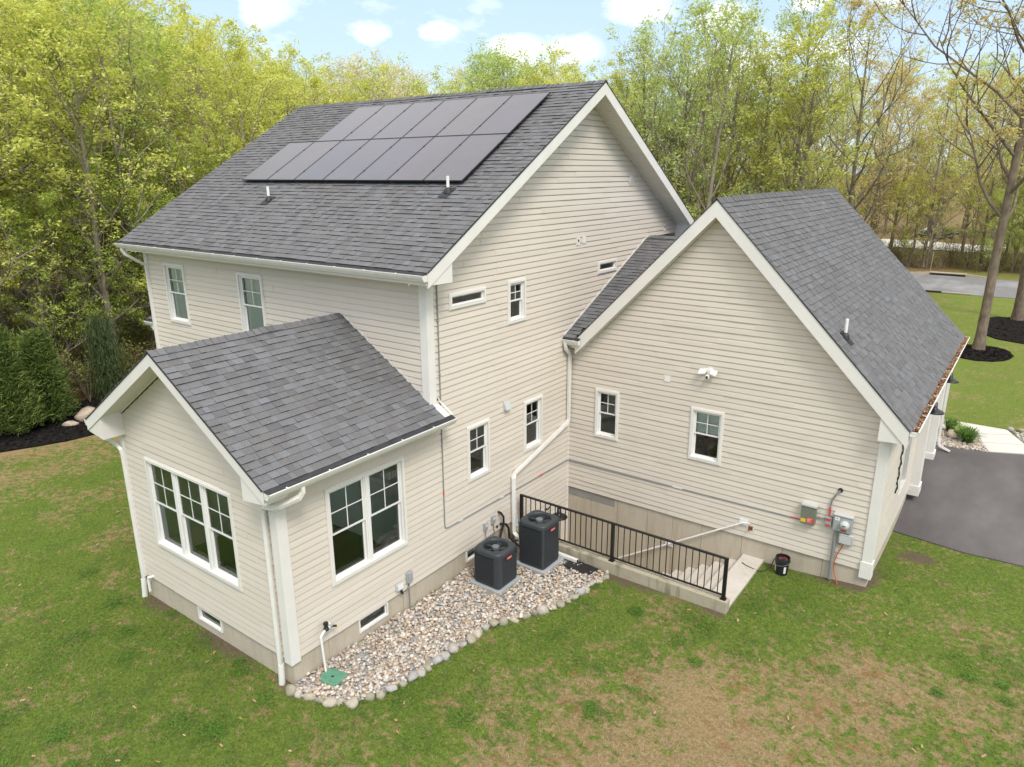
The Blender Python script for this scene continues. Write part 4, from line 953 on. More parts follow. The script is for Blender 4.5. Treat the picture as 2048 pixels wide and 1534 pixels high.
# ------------------------------------------------------------------ air conditioners
def rrect(x0, y0, x1, y1, r, n=5):
    out = []
    for (cx, cy, a0) in ((x1 - r, y1 - r, 0), (x0 + r, y1 - r, 90), (x0 + r, y0 + r, 180), (x1 - r, y0 + r, 270)):
        for i in range(n + 1):
            a = R(a0 + 90 * i / n); out.append((cx + r * math.cos(a), cy + r * math.sin(a)))
    return out
def ac(cx, cy, sz, z0, h, label, panel_corner):
    t = thing('air_conditioner', label, 'air conditioner', (cx, cy, z0), 'outdoor air conditioning units beside the house')
    a = sz / 2; x0, x1, y0, y1 = cx - a, cx + a, cy - a, cy + a
    MB().mat('unit_grey').prism([(x, y, z0) for x, y in rrect(x0 + .02, y0 + .02, x1 - .02, y1 - .02, .07)], (0, 0, .05)).build('base_pan', t)
    MB().mat('unit_dark').prism([(x, y, z0 + .05) for x, y in rrect(x0 + .045, y0 + .045, x1 - .045, y1 - .045, .07)], (0, 0, h - .14)).build('coil', t)
    n = int((h - .16) / .042)
    for i in range(n):
        z = z0 + .07 + i * (h - .16) / n; m = MB().mat('louver_metal'); o = rrect(x0 + .004, y0 + .012, x1 - .012, y1 - .012, .085); q = rrect(x0 + .04, y0 + .04, x1 - .04, y1 - .04, .07); N_ = len(o)
        vs = [(x, y, z) for x, y in o] + [(x, y, z + .012) for x, y in o] + [(x, y, z + .026) for x, y in q]; fs = []
        for j in range(N_): k2 = (j + 1) % N_; fs += [(j, k2, N_ + k2, N_ + j), (N_ + j, N_ + k2, 2 * N_ + k2, 2 * N_ + j)]
        m.add(vs, fs); m.build('louver_slat', t)
    # corner posts
    for (px, py) in ((x0, y0), (x1, y0), (x1, y1), (x0, y1)):
        big_ = (px, py) == (x1, y0) and panel_corner
        w_ = .15 if big_ else .03
        sx, sy = (1 if px == x0 else -1), (1 if py == y0 else -1)
        m = MB().mat('unit_grey'); pts = [(px + sx * w_, py + sy * .006), (px + sx * .06, py + sy * .006), (px + sx * .02, py + sy * .022), (px + sx * .006, py + sy * .06), (px + sx * .006, py + sy * (w_ * .9)), (px + sx * .03, py + sy * (w_ * .9)), (px + sx * .035, py + sy * .05), (px + sx * .055, py + sy * .035), (px + sx * w_, py + sy * .03)]
        if sx * sy < 0: pts = pts[::-1]
        if not big_: pts = [(px + sx * .06, py + sy * .016), (px + sx * .03, py + sy * .03), (px + sx * .016, py + sy * .06), (px + sx * .035, py + sy * .06), (px + sx * .06, py + sy * .035)]
        m.prism([(x, y, z0 + .04) for x, y in pts], (0, 0, h - .10)); m.build('corner_panel' if big_ else 'corner_post', t)
    if not panel_corner: MB().mat('unit_grey').box((x0 - .012, y0 + .06, z0 + h * .52), (x0 + .03, y0 + .30, z0 + h - .08), .006).build('service_panel', t); MB().mat('label_white').box((x0 - .015, y0 + .08, z0 + h * .56), (x0 - .012, y0 + .28, z0 + h * .68)).build('rating_label', t)
    # lid with round opening
    zt = z0 + h; N_ = 48; outer = []
    for i in range(N_):
        an = 2 * math.pi * i / N_; c, s_ = math.cos(an), math.sin(an); p_ = 5.; r_ = (a + .006) / ((abs(c) ** p_ + abs(s_) ** p_) ** (1 / p_)); outer.append((c * r_, s_ * r_))
    rings = [(1., zt - .10, 0), (1., zt - .035, 0), (.985, zt - .012, 0), (.93, zt + .004, 0)]; vs = []; fs = []
    for (k_, z, _) in rings: vs += [(cx + x * k_, cy + y * k_, z) for x, y in outer]
    for (r_, z) in ((a * .80, zt + .012), (a * .76, zt + .006), (a * .73, zt - .03), (a * .71, zt - .10)): vs += [(cx + r_ * math.cos(2 * math.pi * i / N_), cy + r_ * math.sin(2 * math.pi * i / N_), z) for i in range(N_)]
    for q in range(7):
        for i in range(N_): fs.append((q * N_ + i, q * N_ + (i + 1) % N_, (q + 1) * N_ + (i + 1) % N_, (q + 1) * N_ + i))
    MB().mat('unit_grey').add(vs, fs).build('lid', t, smooth=True)
    MB().mat('unit_dark').lathe([(a * .72, zt - .10), (0, zt - .105)], (cx, cy, 0), 32).build('fan_well', t)
    MB().mat('fan_grey').lathe([(0, zt - .005), (.07, zt - .008), (.085, zt - .02), (.085, zt - .085)], (cx, cy, 0), 24).build('motor', t)
    for i in range(5):
        an = 2 * math.pi * i / 5 + .4; d = Vector((math.cos(an), math.sin(an), 0)); s_ = Vector((-d.y, d.x, 0)); C0 = Vector((cx, cy, zt - .075))
        MB().mat('fan_blade').prism([C0 + d * .08 - s_ * .04, C0 + d * a * .66 - s_ * .02 + Vector((0, 0, .0)), C0 + d * a * .64 + s_ * .10 + Vector((0, 0, .022)), C0 + d * .08 + s_ * .05 + Vector((0, 0, .014))], (0, 0, .003)).build('fan_blade', t)
    m = MB().mat('unit_dark'); gtop = zt + .006
    for i in range(24):
        an = 2 * math.pi * i / 24; d = Vector((math.cos(an), math.sin(an), 0)); C0 = Vector((cx, cy, 0)); m.sweep([C0 + d * .085 + Vector((0, 0, zt - .01)), C0 + d * a * .5 + Vector((0, 0, gtop + .004)), C0 + d * a * .77 + Vector((0, 0, gtop))], .0022, n=3, cap=False)
    m.build('fan_guard', t)
    MB().mat('badge_red').box((x1 + .001, cy - .08, zt - .20), (x1 + .014, cy + .09, zt - .145), .004).build('badge', t)
    MB().mat('label_white').box((x1 + .0142, cy - .055, zt - .179), (x1 + .0150, cy + .065, zt - .168)).build('badge_strip', t)
    return t
ac(.87, 4.72, .72, -.41, .82, 'shorter dark grey air conditioner with a red badge, nearer the viewer', True); ac(1.20, 5.93, .71, -.41, 1.07, 'taller dark grey air conditioner with a red badge, beside the stairwell railing', False)
for (x0, x1, y0, y1, lb) in ((.46, 1.28, 4.30, 5.12, 'thin grey pad under the shorter air conditioner'), (.80, 1.62, 5.52, 6.36, 'thin grey pad under the taller air conditioner')):
    p_ = MB().mat('pad_grey').box((x0, y0, -.50), (x1, y1, -.412), .012).build('equipment_pad'); tag(p_, lb, 'pad', 'pads under the air conditioners')
# ground downspout extension and drain pan
t = thing('downspout_extension', 'white square drain pipe lying on the gravel behind the air conditioner', 'drain pipe', (1.1, 6.44, -.4))
MB().mat('gutter_white').sweep([(.16, 6.45, -.37), (.3, 6.45, -.385), (1.95, 6.40, -.40)], .045, prof=DSP, up=(0, 1, 0)).build('pipe', t); MB().mat('unit_dark').box((1.951, 6.366, -.434), (1.954, 6.434, -.37)).build('opening', t)
o = MB().mat('black_plastic').prism([(1.75, 6.12, -.47), (2.4, 6.1, -.47), (2.5, 6.45, -.47), (1.75, 6.5, -.47)], (0, 0, .03)).build('splash_mat'); tag(o, 'black plastic splash mat at the end of the white drain pipe', 'mat')
# valve box lid
t = thing('valve_box', 'green plastic irrigation valve box lid set in the gravel', 'valve box', (.47, .45, -.5))
t['label'] = 'green plastic irrigation valve box lid set in the gravel'
m = MB().mat('valve_green').prism([(x, y, -.455) for x, y in [(.29, .33), (.25, .40), (.25, .57), (.30, .62), (.58, .68), (.66, .62), (.69, .40), (.66, .32), (.40, .28)]], (0, 0, .05)); m.build('lid', t)
m = MB().mat('valve_green')
for i in range(11): y = .36 + i * .026; m.box((.30, y, -.406), (.63, y + .010, -.4015))
m.build('rib', t)
MB().mat('black_plastic').lathe([(.0, -.398), (.022, -.398), (.026, -.404)], (.46, .47, 0), 12).build('bolt', t)
# vacuum breaker on white pipe
t = thing('backflow_valve', 'white pipe riser with a black vacuum valve beside the sunroom corner', 'valve', (.16, .62, -.5))
MB().mat('pvc_white').sweep([(.25, .50, -.5), (.22, .48, .25), (.22, .48, .30), (.20, .53, .325), (.16, .62, .33)], .021, n=10).build('riser', t)
MB().mat('pvc_white').sweep([(.16, .62, .33), (.14, .72, .33), (.12, .80, .31), (.02, .82, .31)], .022, n=10).build('elbow', t)
MB().mat('black_plastic').lathe([(0, .47), (.045, .468), (.05, .44), (.032, .425), (.038, .37), (.05, .355), (.05, .32)], (.15, .66, 0), 16).build('cap', t)
m = MB().mat('box_grey').sweep([(.11, .74, .33), (.16, .80, .34)], .026, n=8); m.mat('black_plastic').sweep([(.15, .78, .33), (.19, .86, .31)], .022, n=8); m.mat('label_yellow').sweep([(.19, .86, .31), (.195, .87, .308)], .026, n=8); m.build('coupling', t)
# boxes on the sunroom side wall
t = thing('junction_box', 'grey electrical box with a conduit down into the gravel below the double window', 'electrical box', (.05, 2.88, .23))
MB().mat('box_grey').box((.0, 2.80, .14), (.085, 2.96, .37), .012).build('body', t); MB().mat('box_grey').box((.086, 2.82, .22), (.098, 2.94, .35), .008).build('cover', t)
MB().mat('pipe_grey').sweep([(.035, 2.88, .14), (.035, 2.88, -.5)], .014, n=8).build('conduit', t)
t = thing('outlet_box', 'small white weatherproof outlet box with a black plug on the sunroom wall', 'outlet', (.05, 2.6, .16))
MB().mat('plastic_light_grey').box((0, 2.50, .10), (.085, 2.69, .25), .014).build('cover', t); MB().mat('pvc_white').box((.086, 2.52, .12), (.098, 2.67, .235), .008).build('door', t)
MB().mat('black_plastic').sweep([(.07, 2.62, .10), (.08, 2.62, .05), (.09, 2.64, .0)], [.022, .028, .02], n=8).build('plug', t)
MB().mat('black_plastic').sweep([(.08, 2.64, .02), (.09, 2.74, .02), (.07, 2.83, .09), (.05, 2.86, .15)], .006, n=5).build('cord', t)
for i, (y, z) in enumerate(((5.41, .31), (5.70, .37))):
    t = thing('disconnect_box', ('left' if i == 0 else 'right') + ' one of two small grey disconnect boxes above the shorter air conditioner', 'electrical box', (.05, y, z), 'disconnect boxes')
    t['label'] = ('grey disconnect box whose cable runs down to the shorter air conditioner', 'grey disconnect box beside the black refrigerant lines')[i]
    MB().mat('box_grey').box((.0, y - .06, z - .10), (.07, y + .06, z + .10), .008).build('body', t); MB().mat('box_grey').box((.071, y - .055, z - .03), (.09, y + .055, z + .09), .008).build('cover', t); MB().mat('label_white').box((.0905, y - .04, z + .02), (.0915, y + .04, z + .055)).build('sticker', t)
    e_ = [(.05, y, z - .10), (.07, y - .02, z - .22), (.12, y - .12, z - .34), (.30, 5.03, -.05), (.45, 4.98, -.1)] if i == 0 else [(.05, y, z - .1), (.05, y + .02, z - .25), (.12, y + .05, -.1), (.5, 5.8, -.25), (.8, 5.9, -.25)]
    MB().mat('pipe_grey').sweep(e_, .011, n=7).build('cable', t)
t = thing('refrigerant_lines', 'black insulated pipes looping from the wall down to the air conditioners', 'pipes', (.1, 5.97, .2))
MB().mat('black_plastic').sweep([(.0, 5.93, .47), (.09, 5.94, .46), (.14, 5.98, .36), (.13, 6.0, .2), (.12, 5.93, .0), (.14, 5.8, -.25), (.35, 5.3, -.36), (.5, 5.05, -.34)], .026, n=8).build('pipe', t)
MB().mat('black_plastic').sweep([(.0, 6.0, .14), (.08, 6.0, .13), (.14, 6.08, .12), (.17, 6.14, .0), (.18, 6.16, -.25), (.5, 6.1, -.36), (.85, 6.0, -.34)], .028, n=8).build('pipe', t)
MB().mat('black_plastic').sweep([(.0, 5.86, .12), (.05, 5.87, .12)], .03, n=10).build('sleeve', t)
# conduits on the side wall
t = thing('conduit', 'thin dark conduit running down the house corner and along the wall to the meter', 'conduit', (.03, 5, .8))
MB().mat('pipe_grey').sweep([(.035, 4.03, 6.2), (.035, 4.03, .92), (.035, 4.06, .85), (.035, 4.14, .83), (.035, 9.0, .755)], .014, n=7).build('side_run', t)
MB().mat('pipe_grey').sweep([(.035, 9.0, .755), (.06, 9.03, .755), (6.13, 9.03, .80)], .014, n=7).build('garage_run', t)
for y, z in ((4.03, 5.4), (4.03, 4.3), (4.03, 3.25), (4.03, 2.4), (4.03, 1.5)): MB().mat('box_grey').box((.012, y - .03, z - .012), (.056, y + .03, z + .012), .003).build('clip', t)
for (p0, p1) in (((.035, 4.03, 1.75), (.035, 4.03, 1.62)), ((.035, 7.6, .776), (.035, 7.8, .773)), ((3.35, 9.03, .779), (3.6, 9.03, .781)), ((5.85, 9.03, .798), (6.05, 9.03, .799))): MB().mat('badge_red').sweep([p0, p1], .016, n=8).build('warning_tape', t)
for (p0, p1) in (((.035, 4.5, .8245), (.035, 4.62, .8225)), ((3.05, 9.03, .777), (3.3, 9.03, .779)), ((.035, 6.0, .80), (.035, 6.12, .798))): MB().mat('plastic_light_grey').sweep([p0, p1], .019, n=8).build('coupling', t)
# vents and small covers
def plate(nm, label, cat, pl, t0, z0, w_, h_, style='plain', group=None):
    P = pl.P; t = thing(nm, label, cat, P(t0, z0, 0), group)
    def b(m, a0, a1, c0, c1, o0, o1): return m.prism([P(a0, c0, o0), P(a1, c0, o0), P(a1, c1, o0), P(a0, c1, o0)], pl.N * (o1 - o0))
    b(MB().mat('cream_vinyl_siding'), t0 - w_ / 2, t0 + w_ / 2, z0 - h_ / 2, z0 + h_ / 2, 0, .028).build('mount_block', t)
    if style == 'plain': b(MB().mat('white_vinyl'), t0 - w_ * .36, t0 + w_ * .36, z0 - h_ * .36, z0 + h_ * .36, .0285, .040).build('cover', t)
    if style == 'hood':
        m = MB().mat('plastic_light_grey'); a, c = w_ * .42, h_ * .42
        m.prism([P(t0 - a, z0 + c, .03), P(t0 - a, z0 - c * .6, .12), P(t0 - a, z0 - c * .6, .03)], pl.T * (2 * a)); m.build('hood', t)
    if style == 'outlet':
        b(MB().mat('white_vinyl'), t0 - w_ * .32, t0 + w_ * .32, z0 - h_ * .38, z0 + h_ * .38, .0285, .038).build('cover', t); b(MB().mat('unit_dark'), t0 - w_ * .14, t0 + w_ * .14, z0 - h_ * .05, z0 + h_ * .2, .0385, .042).build('socket', t)
    if style == 'tap':
        m = MB().mat('rust').sweep([P(t0, z0 + .01, .03), P(t0, z0, .09), P(t0 - .01, z0 - .05, .12)], .014, n=7); b(m, t0 - .05, t0 + .05, z0 - .05, z0 + .05, .0285, .032); m.build('tap', t)
        m = MB().mat('rust').sweep([P(t0 - .03, z0 + .045, .08), P(t0 + .03, z0 + .045, .08)], .009, n=6); m.build('handle', t)
    return t
plate('dryer_vent', 'grey hooded dryer vent above the ground floor windows', 'vent', PX, 6.27, 3.03, .24, .30, 'hood')
plate('wall_outlet', 'small outlet cover with a dark hood, left of its pair high on the gable', 'outlet', PX, 9.32, 6.53, .21, .24, 'outlet'); plate('wall_outlet', 'blank square cover, right of the pair high on the gable wall', 'outlet', PX, 9.60, 6.55, .20, .24, 'plain')
plate('wall_outlet', 'small outlet near the far end of the gable under the eave', 'outlet', PX, 14.38, 6.56, .20, .26, 'outlet'); plate('wall_vent', 'small square cream vent cover above the garage windows', 'vent', PG, 2.74, 3.48, .20, .19, 'plain')
plate('hose_tap', 'brass hose tap on a cream block beside the handrail bracket', 'tap', PG, 5.01, .25, .19, .26, 'tap')
t = thing('round_vent', 'round cream vent cover high in the main gable', 'vent', (0, 12.06, 7.96)); MB().mat('cream_vinyl_siding').lathe([(.15, .0), (.15, .035), (.12, .045), (.0, .045)], (0, 12.06, 7.96), 24, 'x').build('cover', t)
MB().mat('plastic_light_grey').lathe([(.085, .045), (.08, .06), (0, .06)], (0, 12.06, 7.96), 20, 'x').build('disc', t)
t = thing('security_light', 'white floodlight camera with two lamp heads on the garage gable', 'security camera', (3.76, YG, 3.8))
MB().mat('white_vinyl').lathe([(.075, 0), (.075, -.05), (.0, -.06)], (3.76, YG - .02, 3.84), 16, 'y').build('base', t)
MB().mat('white_vinyl').box((3.72, YG - .20, 3.68), (3.80, YG - .08, 3.77), .015).build('camera', t); MB().mat('unit_dark').box((3.735, YG - .206, 3.69), (3.785, YG - .2, 3.75), .002).build('lens', t)
for sg in (-1, 1): MB().mat('white_vinyl').prism([(3.76 + sg * .05, YG - .08, 3.86), (3.76 + sg * .21, YG - .12, 3.84), (3.76 + sg * .21, YG - .22, 3.78), (3.76 + sg * .05, YG - .18, 3.80)], (0, .01, .035)).build('lamp_head', t)
# meter cluster on the garage wall
def wbox(t, nm, mat, x0, x1, z0, z1, d0, d1, bev=.008): return MB().mat(mat).box((x0, YG - d1, z0), (x1, YG - d0, z1), bev).build(nm, t)
t = thing('inverter_box', 'tall grey green electrical box with yellow and red warning labels', 'electrical box', (6.24, YG, .8))
wbox(t, 'body', 'box_green_grey', 6.09, 6.39, .78, 1.20, .02, .15); wbox(t, 'lid', 'plastic_light_grey', 6.08, 6.41, 1.20, 1.25, .015, .17); wbox(t, 'red_label', 'badge_red', 6.215, 6.37, .82, .95, .1505, .153, 0); wbox(t, 'yellow_label', 'label_yellow', 6.10, 6.205, .82, .90, .1505, .153, 0)
for i, z in enumerate((.925, .905, .885, .865, .845)):
    wbox(t, 'label_print', 'label_white', 6.235, 6.235 + (.11, .07, .10, .05, .09)[i], z - .003, z + .003, .1532, .1536, 0)
t = thing('switch_box', 'narrow grey switch box with two red labels beside the meter', 'electrical box', (6.65, YG, .9))
wbox(t, 'body', 'box_grey', 6.585, 6.715, .82, 1.05, .02, .11); wbox(t, 'red_label', 'badge_red', 6.595, 6.705, .965, 1.02, .1105, .113, 0); wbox(t, 'red_label', 'badge_red', 6.60, 6.70, .84, .885, .1105, .113, 0)
MB().mat('pipe_grey').sweep([(6.65, YG - .06, 1.05), (6.65, YG - .06, 1.30), (6.67, YG - .07, 1.45), (6.74, YG - .08, 1.60), (6.79, YG - .06, 1.68), (6.80, YG - .01, 1.70)], .018, n=8).build('conduit', t)
MB().mat('badge_red').sweep([(6.65, YG - .06, 1.09), (6.65, YG - .06, 1.27)], .021, n=8).build('warning_tape', t); MB().mat('black_plastic').lathe([(.05, 0), (.05, -.03), (.0, -.035)], (6.80, YG - .015, 1.70), 14, 'y').build('sleeve', t)
MB().mat('pipe_grey').sweep([(6.41, YG - .05, .97), (6.585, YG - .05, .97)], .014, n=7).build('conduit', t)
t = thing('electric_meter', 'square grey meter box with round glass meter and red tag', 'electric meter', (6.96, YG, .8))
wbox(t, 'body', 'box_grey', 6.76, 7.13, .80, 1.16, .02, .14); wbox(t, 'lid', 'plastic_light_grey', 6.75, 7.14, 1.16, 1.19, .015, .16); wbox(t, 'white_label', 'label_white', 6.79, 6.88, 1.05, 1.13, .1405, .143, 0); wbox(t, 'label_print', 'unit_dark', 6.825, 6.845, 1.085, 1.105, .1432, .1436, 0); wbox(t, 'red_label', 'badge_red', 6.92, 7.04, .82, .865, .1405, .143, 0)
MB().mat('plastic_light_grey').lathe([(.095, 0), (.095, -.04), (.08, -.085), (.0, -.095)], (6.99, YG - .14, .985), 24, 'y').build('meter_dial', t, smooth=True)
wbox(t, 'display', 'unit_dark', 6.955, 7.025, .985, 1.0, .2350, .239, 0)
MB().mat('pipe_grey').sweep([(6.82, YG - .075, .80), (6.82, YG - .075, -.40)], .036, n=12).build('service_pipe', t)
t = thing('utility_box', 'light grey rounded telecom box hanging under the electric meter', 'utility box', (7.05, YG, .6)); wbox(t, 'body', 'plastic_light_grey', 6.90, 7.19, .52, .76, .02, .11, .03); wbox(t, 'cover', 'plastic_light_grey', 6.92, 7.17, .55, .74, .111, .125, .02)
wbox(t, 'clamp', 'pipe_grey', 6.88, 6.93, .46, .53, .02, .07)
o = MB().mat('orange_cable').sweep([(6.99, YG - .06, .52), (6.97, YG - .06, .40), (6.90, YG - .06, .20), (6.86, YG - .06, -.02), (6.90, YG - .08, -.2), (6.99, YG - .14, -.40), (7.02, YG - .2, -.42)], .011, n=7).build('cable'); tag(o, 'thin orange cable running from the telecom box down to the grass', 'cable')
# bucket with hose end
t = thing('bucket', 'black plastic bucket full of coiled red cord beside the garage wall', 'bucket', (5.86, 8.78, -.5)); z0 = gz(5.86, 8.78)
MB().mat('black_plastic').lathe([(0, z0 + .01), (.125, z0 + .01), (.15, z0 + .30), (.165, z0 + .305), (.165, z0 + .36), (.155, z0 + .42), (.145, z0 + .42), (.145, z0 + .34), (0, z0 + .33)], (5.86, 8.78, 0), 24).build('body', t)
m = MB().mat('cord_red'); pts = [(5.86 + (.05 + .06 * abs(math.sin(i * 1.7))) * math.cos(i * .9), 8.78 + (.05 + .06 * abs(math.sin(i * 1.7))) * math.sin(i * .9), z0 + .35 + .02 * math.sin(i)) for i in range(40)]
m.sweep(pts, .008, n=5); m.build('cord', t); MB().mat('pipe_grey').sweep([(5.86 + .17 * math.cos(a), 8.78 + .17 * math.sin(a) - .02, z0 + .35 - .10 * math.sin(a * .5)) for a in np.linspace(3.3, 6.1, 12)], .004, n=4).build('handle', t)
m = MB().mat('label_white')
for a in (3.7, 5.4): m.prism([(5.86 + .141 * math.cos(a - .16), 8.78 + .141 * math.sin(a - .16), z0 + .08), (5.86 + .141 * math.cos(a + .16), 8.78 + .141 * math.sin(a + .16), z0 + .08), (5.86 + .15 * math.cos(a + .16), 8.78 + .15 * math.sin(a + .16), z0 + .24), (5.86 + .15 * math.cos(a - .16), 8.78 + .15 * math.sin(a - .16), z0 + .24)], (.004 * math.cos(a), .004 * math.sin(a), 0))
m.build('print', t)
o = MB().mat('black_plastic').sweep([(5.02, 8.62, -.44), (5.12, 8.56, -.445), (5.30, 8.52, -.45), (5.42, 8.55, -.49), (5.52, 8.66, -.50), (5.62, 8.74, -.42), (5.68, 8.76, -.2), (5.72, 8.77, -.12)], .009, n=6).build('hose'); tag(o, 'thin black hose from the bucket with its end on the concrete landing', 'hose')
o = MB().mat('pvc_white').sweep([(-4.60, .02, .03), (-4.60, -.06, .05), (-4.66, -.10, .03), (-4.68, -.10, -.02), (-4.68, -.10, -.30)], .028, n=10).build('drain_pipe'); tag(o, 'short white drain elbow low on the sunroom wall beside the downspout', 'pipe')
# barn lamps
def lampb(p, n, label, drop=.28):
    t = thing('barn_lamp', label, 'wall lamp', p, 'black barn lamps'); p = Vector(p); n = Vector(n)
    MB().mat('black_metal').lathe([(.02, .24), (.055, .235), (.06, .12), (.075, .10), (.11, .07), (.20, .03), (.225, 0), (.218, 0), (.10, .05), (0, .10)], p, 28).build('lamp_shade', t, smooth=True)
    w0 = p - n * .42; MB().mat('black_metal').sweep([w0 + Vector((0, 0, .1)), w0 + n * .08 + Vector((0, 0, .12)), w0 + n * .18 + Vector((0, 0, .27)), w0 + n * .34 + Vector((0, 0, .28)), p + Vector((0, 0, .22))], .014, n=8).build('arm', t)
    MB().mat('black_metal').prism([w0 + Vector((0, .05, .04)), w0 + Vector((0, -.05, .04)), w0 + Vector((0, -.05, .16)), w0 + Vector((0, .05, .16))] if abs(n.x) > .5 else [], n * .02).build('wall_plate', t)
lampb((7.96, 12.7, 2.66), (1, 0, 0), 'black barn lamp under the garage gutter nearest the gable corner'); lampb((7.96, 15.85, 2.68), (1, 0, 0), 'black barn lamp under the far end of the garage gutter')
lampb((.42, 8.0, -.40), (1, 0, 0), 'black barn lamp above the basement door behind the railing')
o = MB().mat('black_plastic').sweep([(WG + .05 + .012 * math.sin(i * 1.3), 11.20 + .018 * math.sin(i * 1.9), 2.45 - i * .062) for i in range(24)], [.014 + .006 * (i % 2) for i in range(24)], n=6).build('hanging_chain'); tag(o, 'dark chain hanging on the garage front wall by the corner', 'chain')

# ------------------------------------------------------------------ front bed by the walk
PB_ = [(7.66, 18.34), (7.66, 20.12), (8.68, 20.27), (8.86, 19.44), (9.08, 18.66)]
sheet('plant_bed', PB_, 'pad_grey', .01, .5, 'gravel bed between garage and walkway'); pebbles('bed_gravel', PB_, 1300, .03, .06, 2, seed=7, label='pale gravel in the small bed between garage and walkway')
PB2 = [(9.62, 21.1), (9.72, 20.75), (10.1, 20.0), (10.6, 19.3), (13, 20.0), (13, 21.6)]
sheet('plant_bed', PB2, 'pad_grey', .01, .5, 'gravel bed right of the walkway'); pebbles('bed_gravel', PB2, 1500, .03, .06, 2, seed=8, label='pale gravel right of the concrete walkway')
e2 = thing('stone_edging', 'row of pale stones between the lawn and the bed right of the walkway', 'edging', (10.5, 21.4, 0)); rr = random.Random(9)
for i, q in enumerate(along([(9.55, 21.3), (10.4, 21.5), (13, 21.75)], .27, rr, .15)): rock('stone', e2, (q.x, q.y, gz(q.x, q.y) + .05), (.14, .11, .10), 300 + i)
bo = rock('boulder', None, (8.05, 19.45, .04), (.34, .24, .22), 411, 'boulder_rock'); tag(bo, 'tan boulder in the gravel bed between garage and walkway', 'boulder', 'boulders')
bo = rock('boulder', None, (-18.1, 4.6, -.35), (.55, .4, .35), 412, 'boulder_rock'); tag(bo, 'tan rounded boulder in the black mulch beside the evergreens', 'boulder', 'boulders')
bo = rock('boulder', None, (-17.8, 3.9, -.42), (.34, .22, .14), 413, 'boulder_rock'); tag(bo, 'small flat pale rock leaning by the tan boulder in the mulch', 'boulder', 'boulders')
def clump(name, p, n, h, r, mat, label, cat, seed, group=None):
    t = thing(name, label, cat, p, group); rs = np.random.RandomState(seed); V = []; F = []
    for i in range(n):
        a = rs.uniform(0, 6.28); b = rs.uniform(0, r * .35); lean = rs.uniform(.15, 1.) * r; hh = h * rs.uniform(.6, 1.05); x0, y0 = b * math.cos(a), b * math.sin(a); d = np.array([math.cos(a), math.sin(a)]); s_ = np.array([-d[1], d[0]]) * .009
        pr = [(0, 0, 1), (.35, .62, 1.), (.75, .95, .7), (1.15, .78, .08)]
        o_ = len(V)
        for (u, v, w_) in pr:
            c = np.array([x0, y0]) + d * lean * u
            V += [(c[0] - s_[0] * w_, c[1] - s_[1] * w_, hh * v), (c[0] + s_[0] * w_, c[1] + s_[1] * w_, hh * v)]
        for q in range(3): F.append((o_ + 2 * q, o_ + 2 * q + 1, o_ + 2 * q + 3, o_ + 2 * q + 2))
    me = mesh_np('leaves', np.array(V), np.array(F), mat, False); o = bpy.data.objects.new('leaves', me); link(o, p, t); return t
clump('lily_plant', (7.95, 20.0, -.02), 260, .42, .34, 'blade_green', 'arching green grassy plant, nearest the garage in the gravel bed', 'plant', 1, 'grassy plants in the bed'); clump('lily_plant', (8.50, 19.15, -.02), 320, .46, .40, 'blade_green', 'largest arching grassy plant beside the walkway slab', 'plant', 2, 'grassy plants in the bed')
clump('lily_plant', (8.25, 19.75, -.02), 260, .34, .34, 'leaf_mid_green', 'finer paler grassy plant between the boulder and the walkway', 'plant', 3, 'grassy plants in the bed')

# mulch beds and rings
def mulch(name, poly, n, label, seed):
    o = sheet(name, poly, 'black_mulch', .05, .4, label, thick=.1)
    rs = np.random.RandomState(seed); xs = [p[0] for p in poly]; ys = [p[1] for p in poly]; V = []; F = []; c = 0
    while c < n:
        x = rs.uniform(min(xs), max(xs)); y = rs.uniform(min(ys), max(ys))
        if not inpoly(x, y, poly): continue
        a = rs.normal(size=3); a[2] *= .35; a /= np.linalg.norm(a); b = np.cross(a, rs.normal(size=3)); b /= np.linalg.norm(b); l = rs.uniform(.03, .075); p = np.array([x, y, gz(x, y) + .055 + rs.uniform(0, .02)]); o_ = len(V)
        V += [p - a * l - b * l * .3, p + a * l - b * l * .3, p + a * l + b * l * .3, p - a * l + b * l * .3]; F.append((o_, o_ + 1, o_ + 2, o_ + 3)); c += 1
    me = mesh_np(name + '_chips', np.array(V), np.array(F), 'mulch_chip', False); q = bpy.data.objects.new('mulch_chips', me); link(q, (0, 0, 0)); q['kind'] = 'stuff'; q['label'] = 'loose black bark chips on ' + label
def blobp(cx, cy, rx, ry, n=28, a=.06, seed=1):
    rr = random.Random(seed); return [(cx + rx * math.cos(2 * math.pi * i / n) * (1 + rr.uniform(-a, a)), cy + ry * math.sin(2 * math.pi * i / n) * (1 + rr.uniform(-a, a))) for i in range(n)]
mulch('mulch_ring', blobp(7.85, 32.9, 1.25, 1.75, 28, .03, 2), 1500, 'black mulch ring round the nearer front yard oak', 5)
mulch('mulch_bed', [(7.2, 40.6), (7.8, 39.3), (7.5, 38.0), (8.3, 36.8), (9.8, 36.2), (12, 36.5), (14, 39), (14, 43), (10, 44), (7.9, 43.5), (7.1, 42.4)], 1500, 'black mulch bed round the farther front yard oak', 6)
mulch('mulch_bed', wob([(-40, -6.5), (-24, -3.6), (-17.0, 1.3), (-16.2, 3.2), (-16.2, 5.4), (-17.2, 8.0), (-19.2, 9.5), (-20.6, 8), (-20.4, 4), (-21.8, 0), (-26, -2.2), (-40, -4)], .10, .8, 3), 7000, 'black mulch bed along the wood edge left of the lawn', 7)
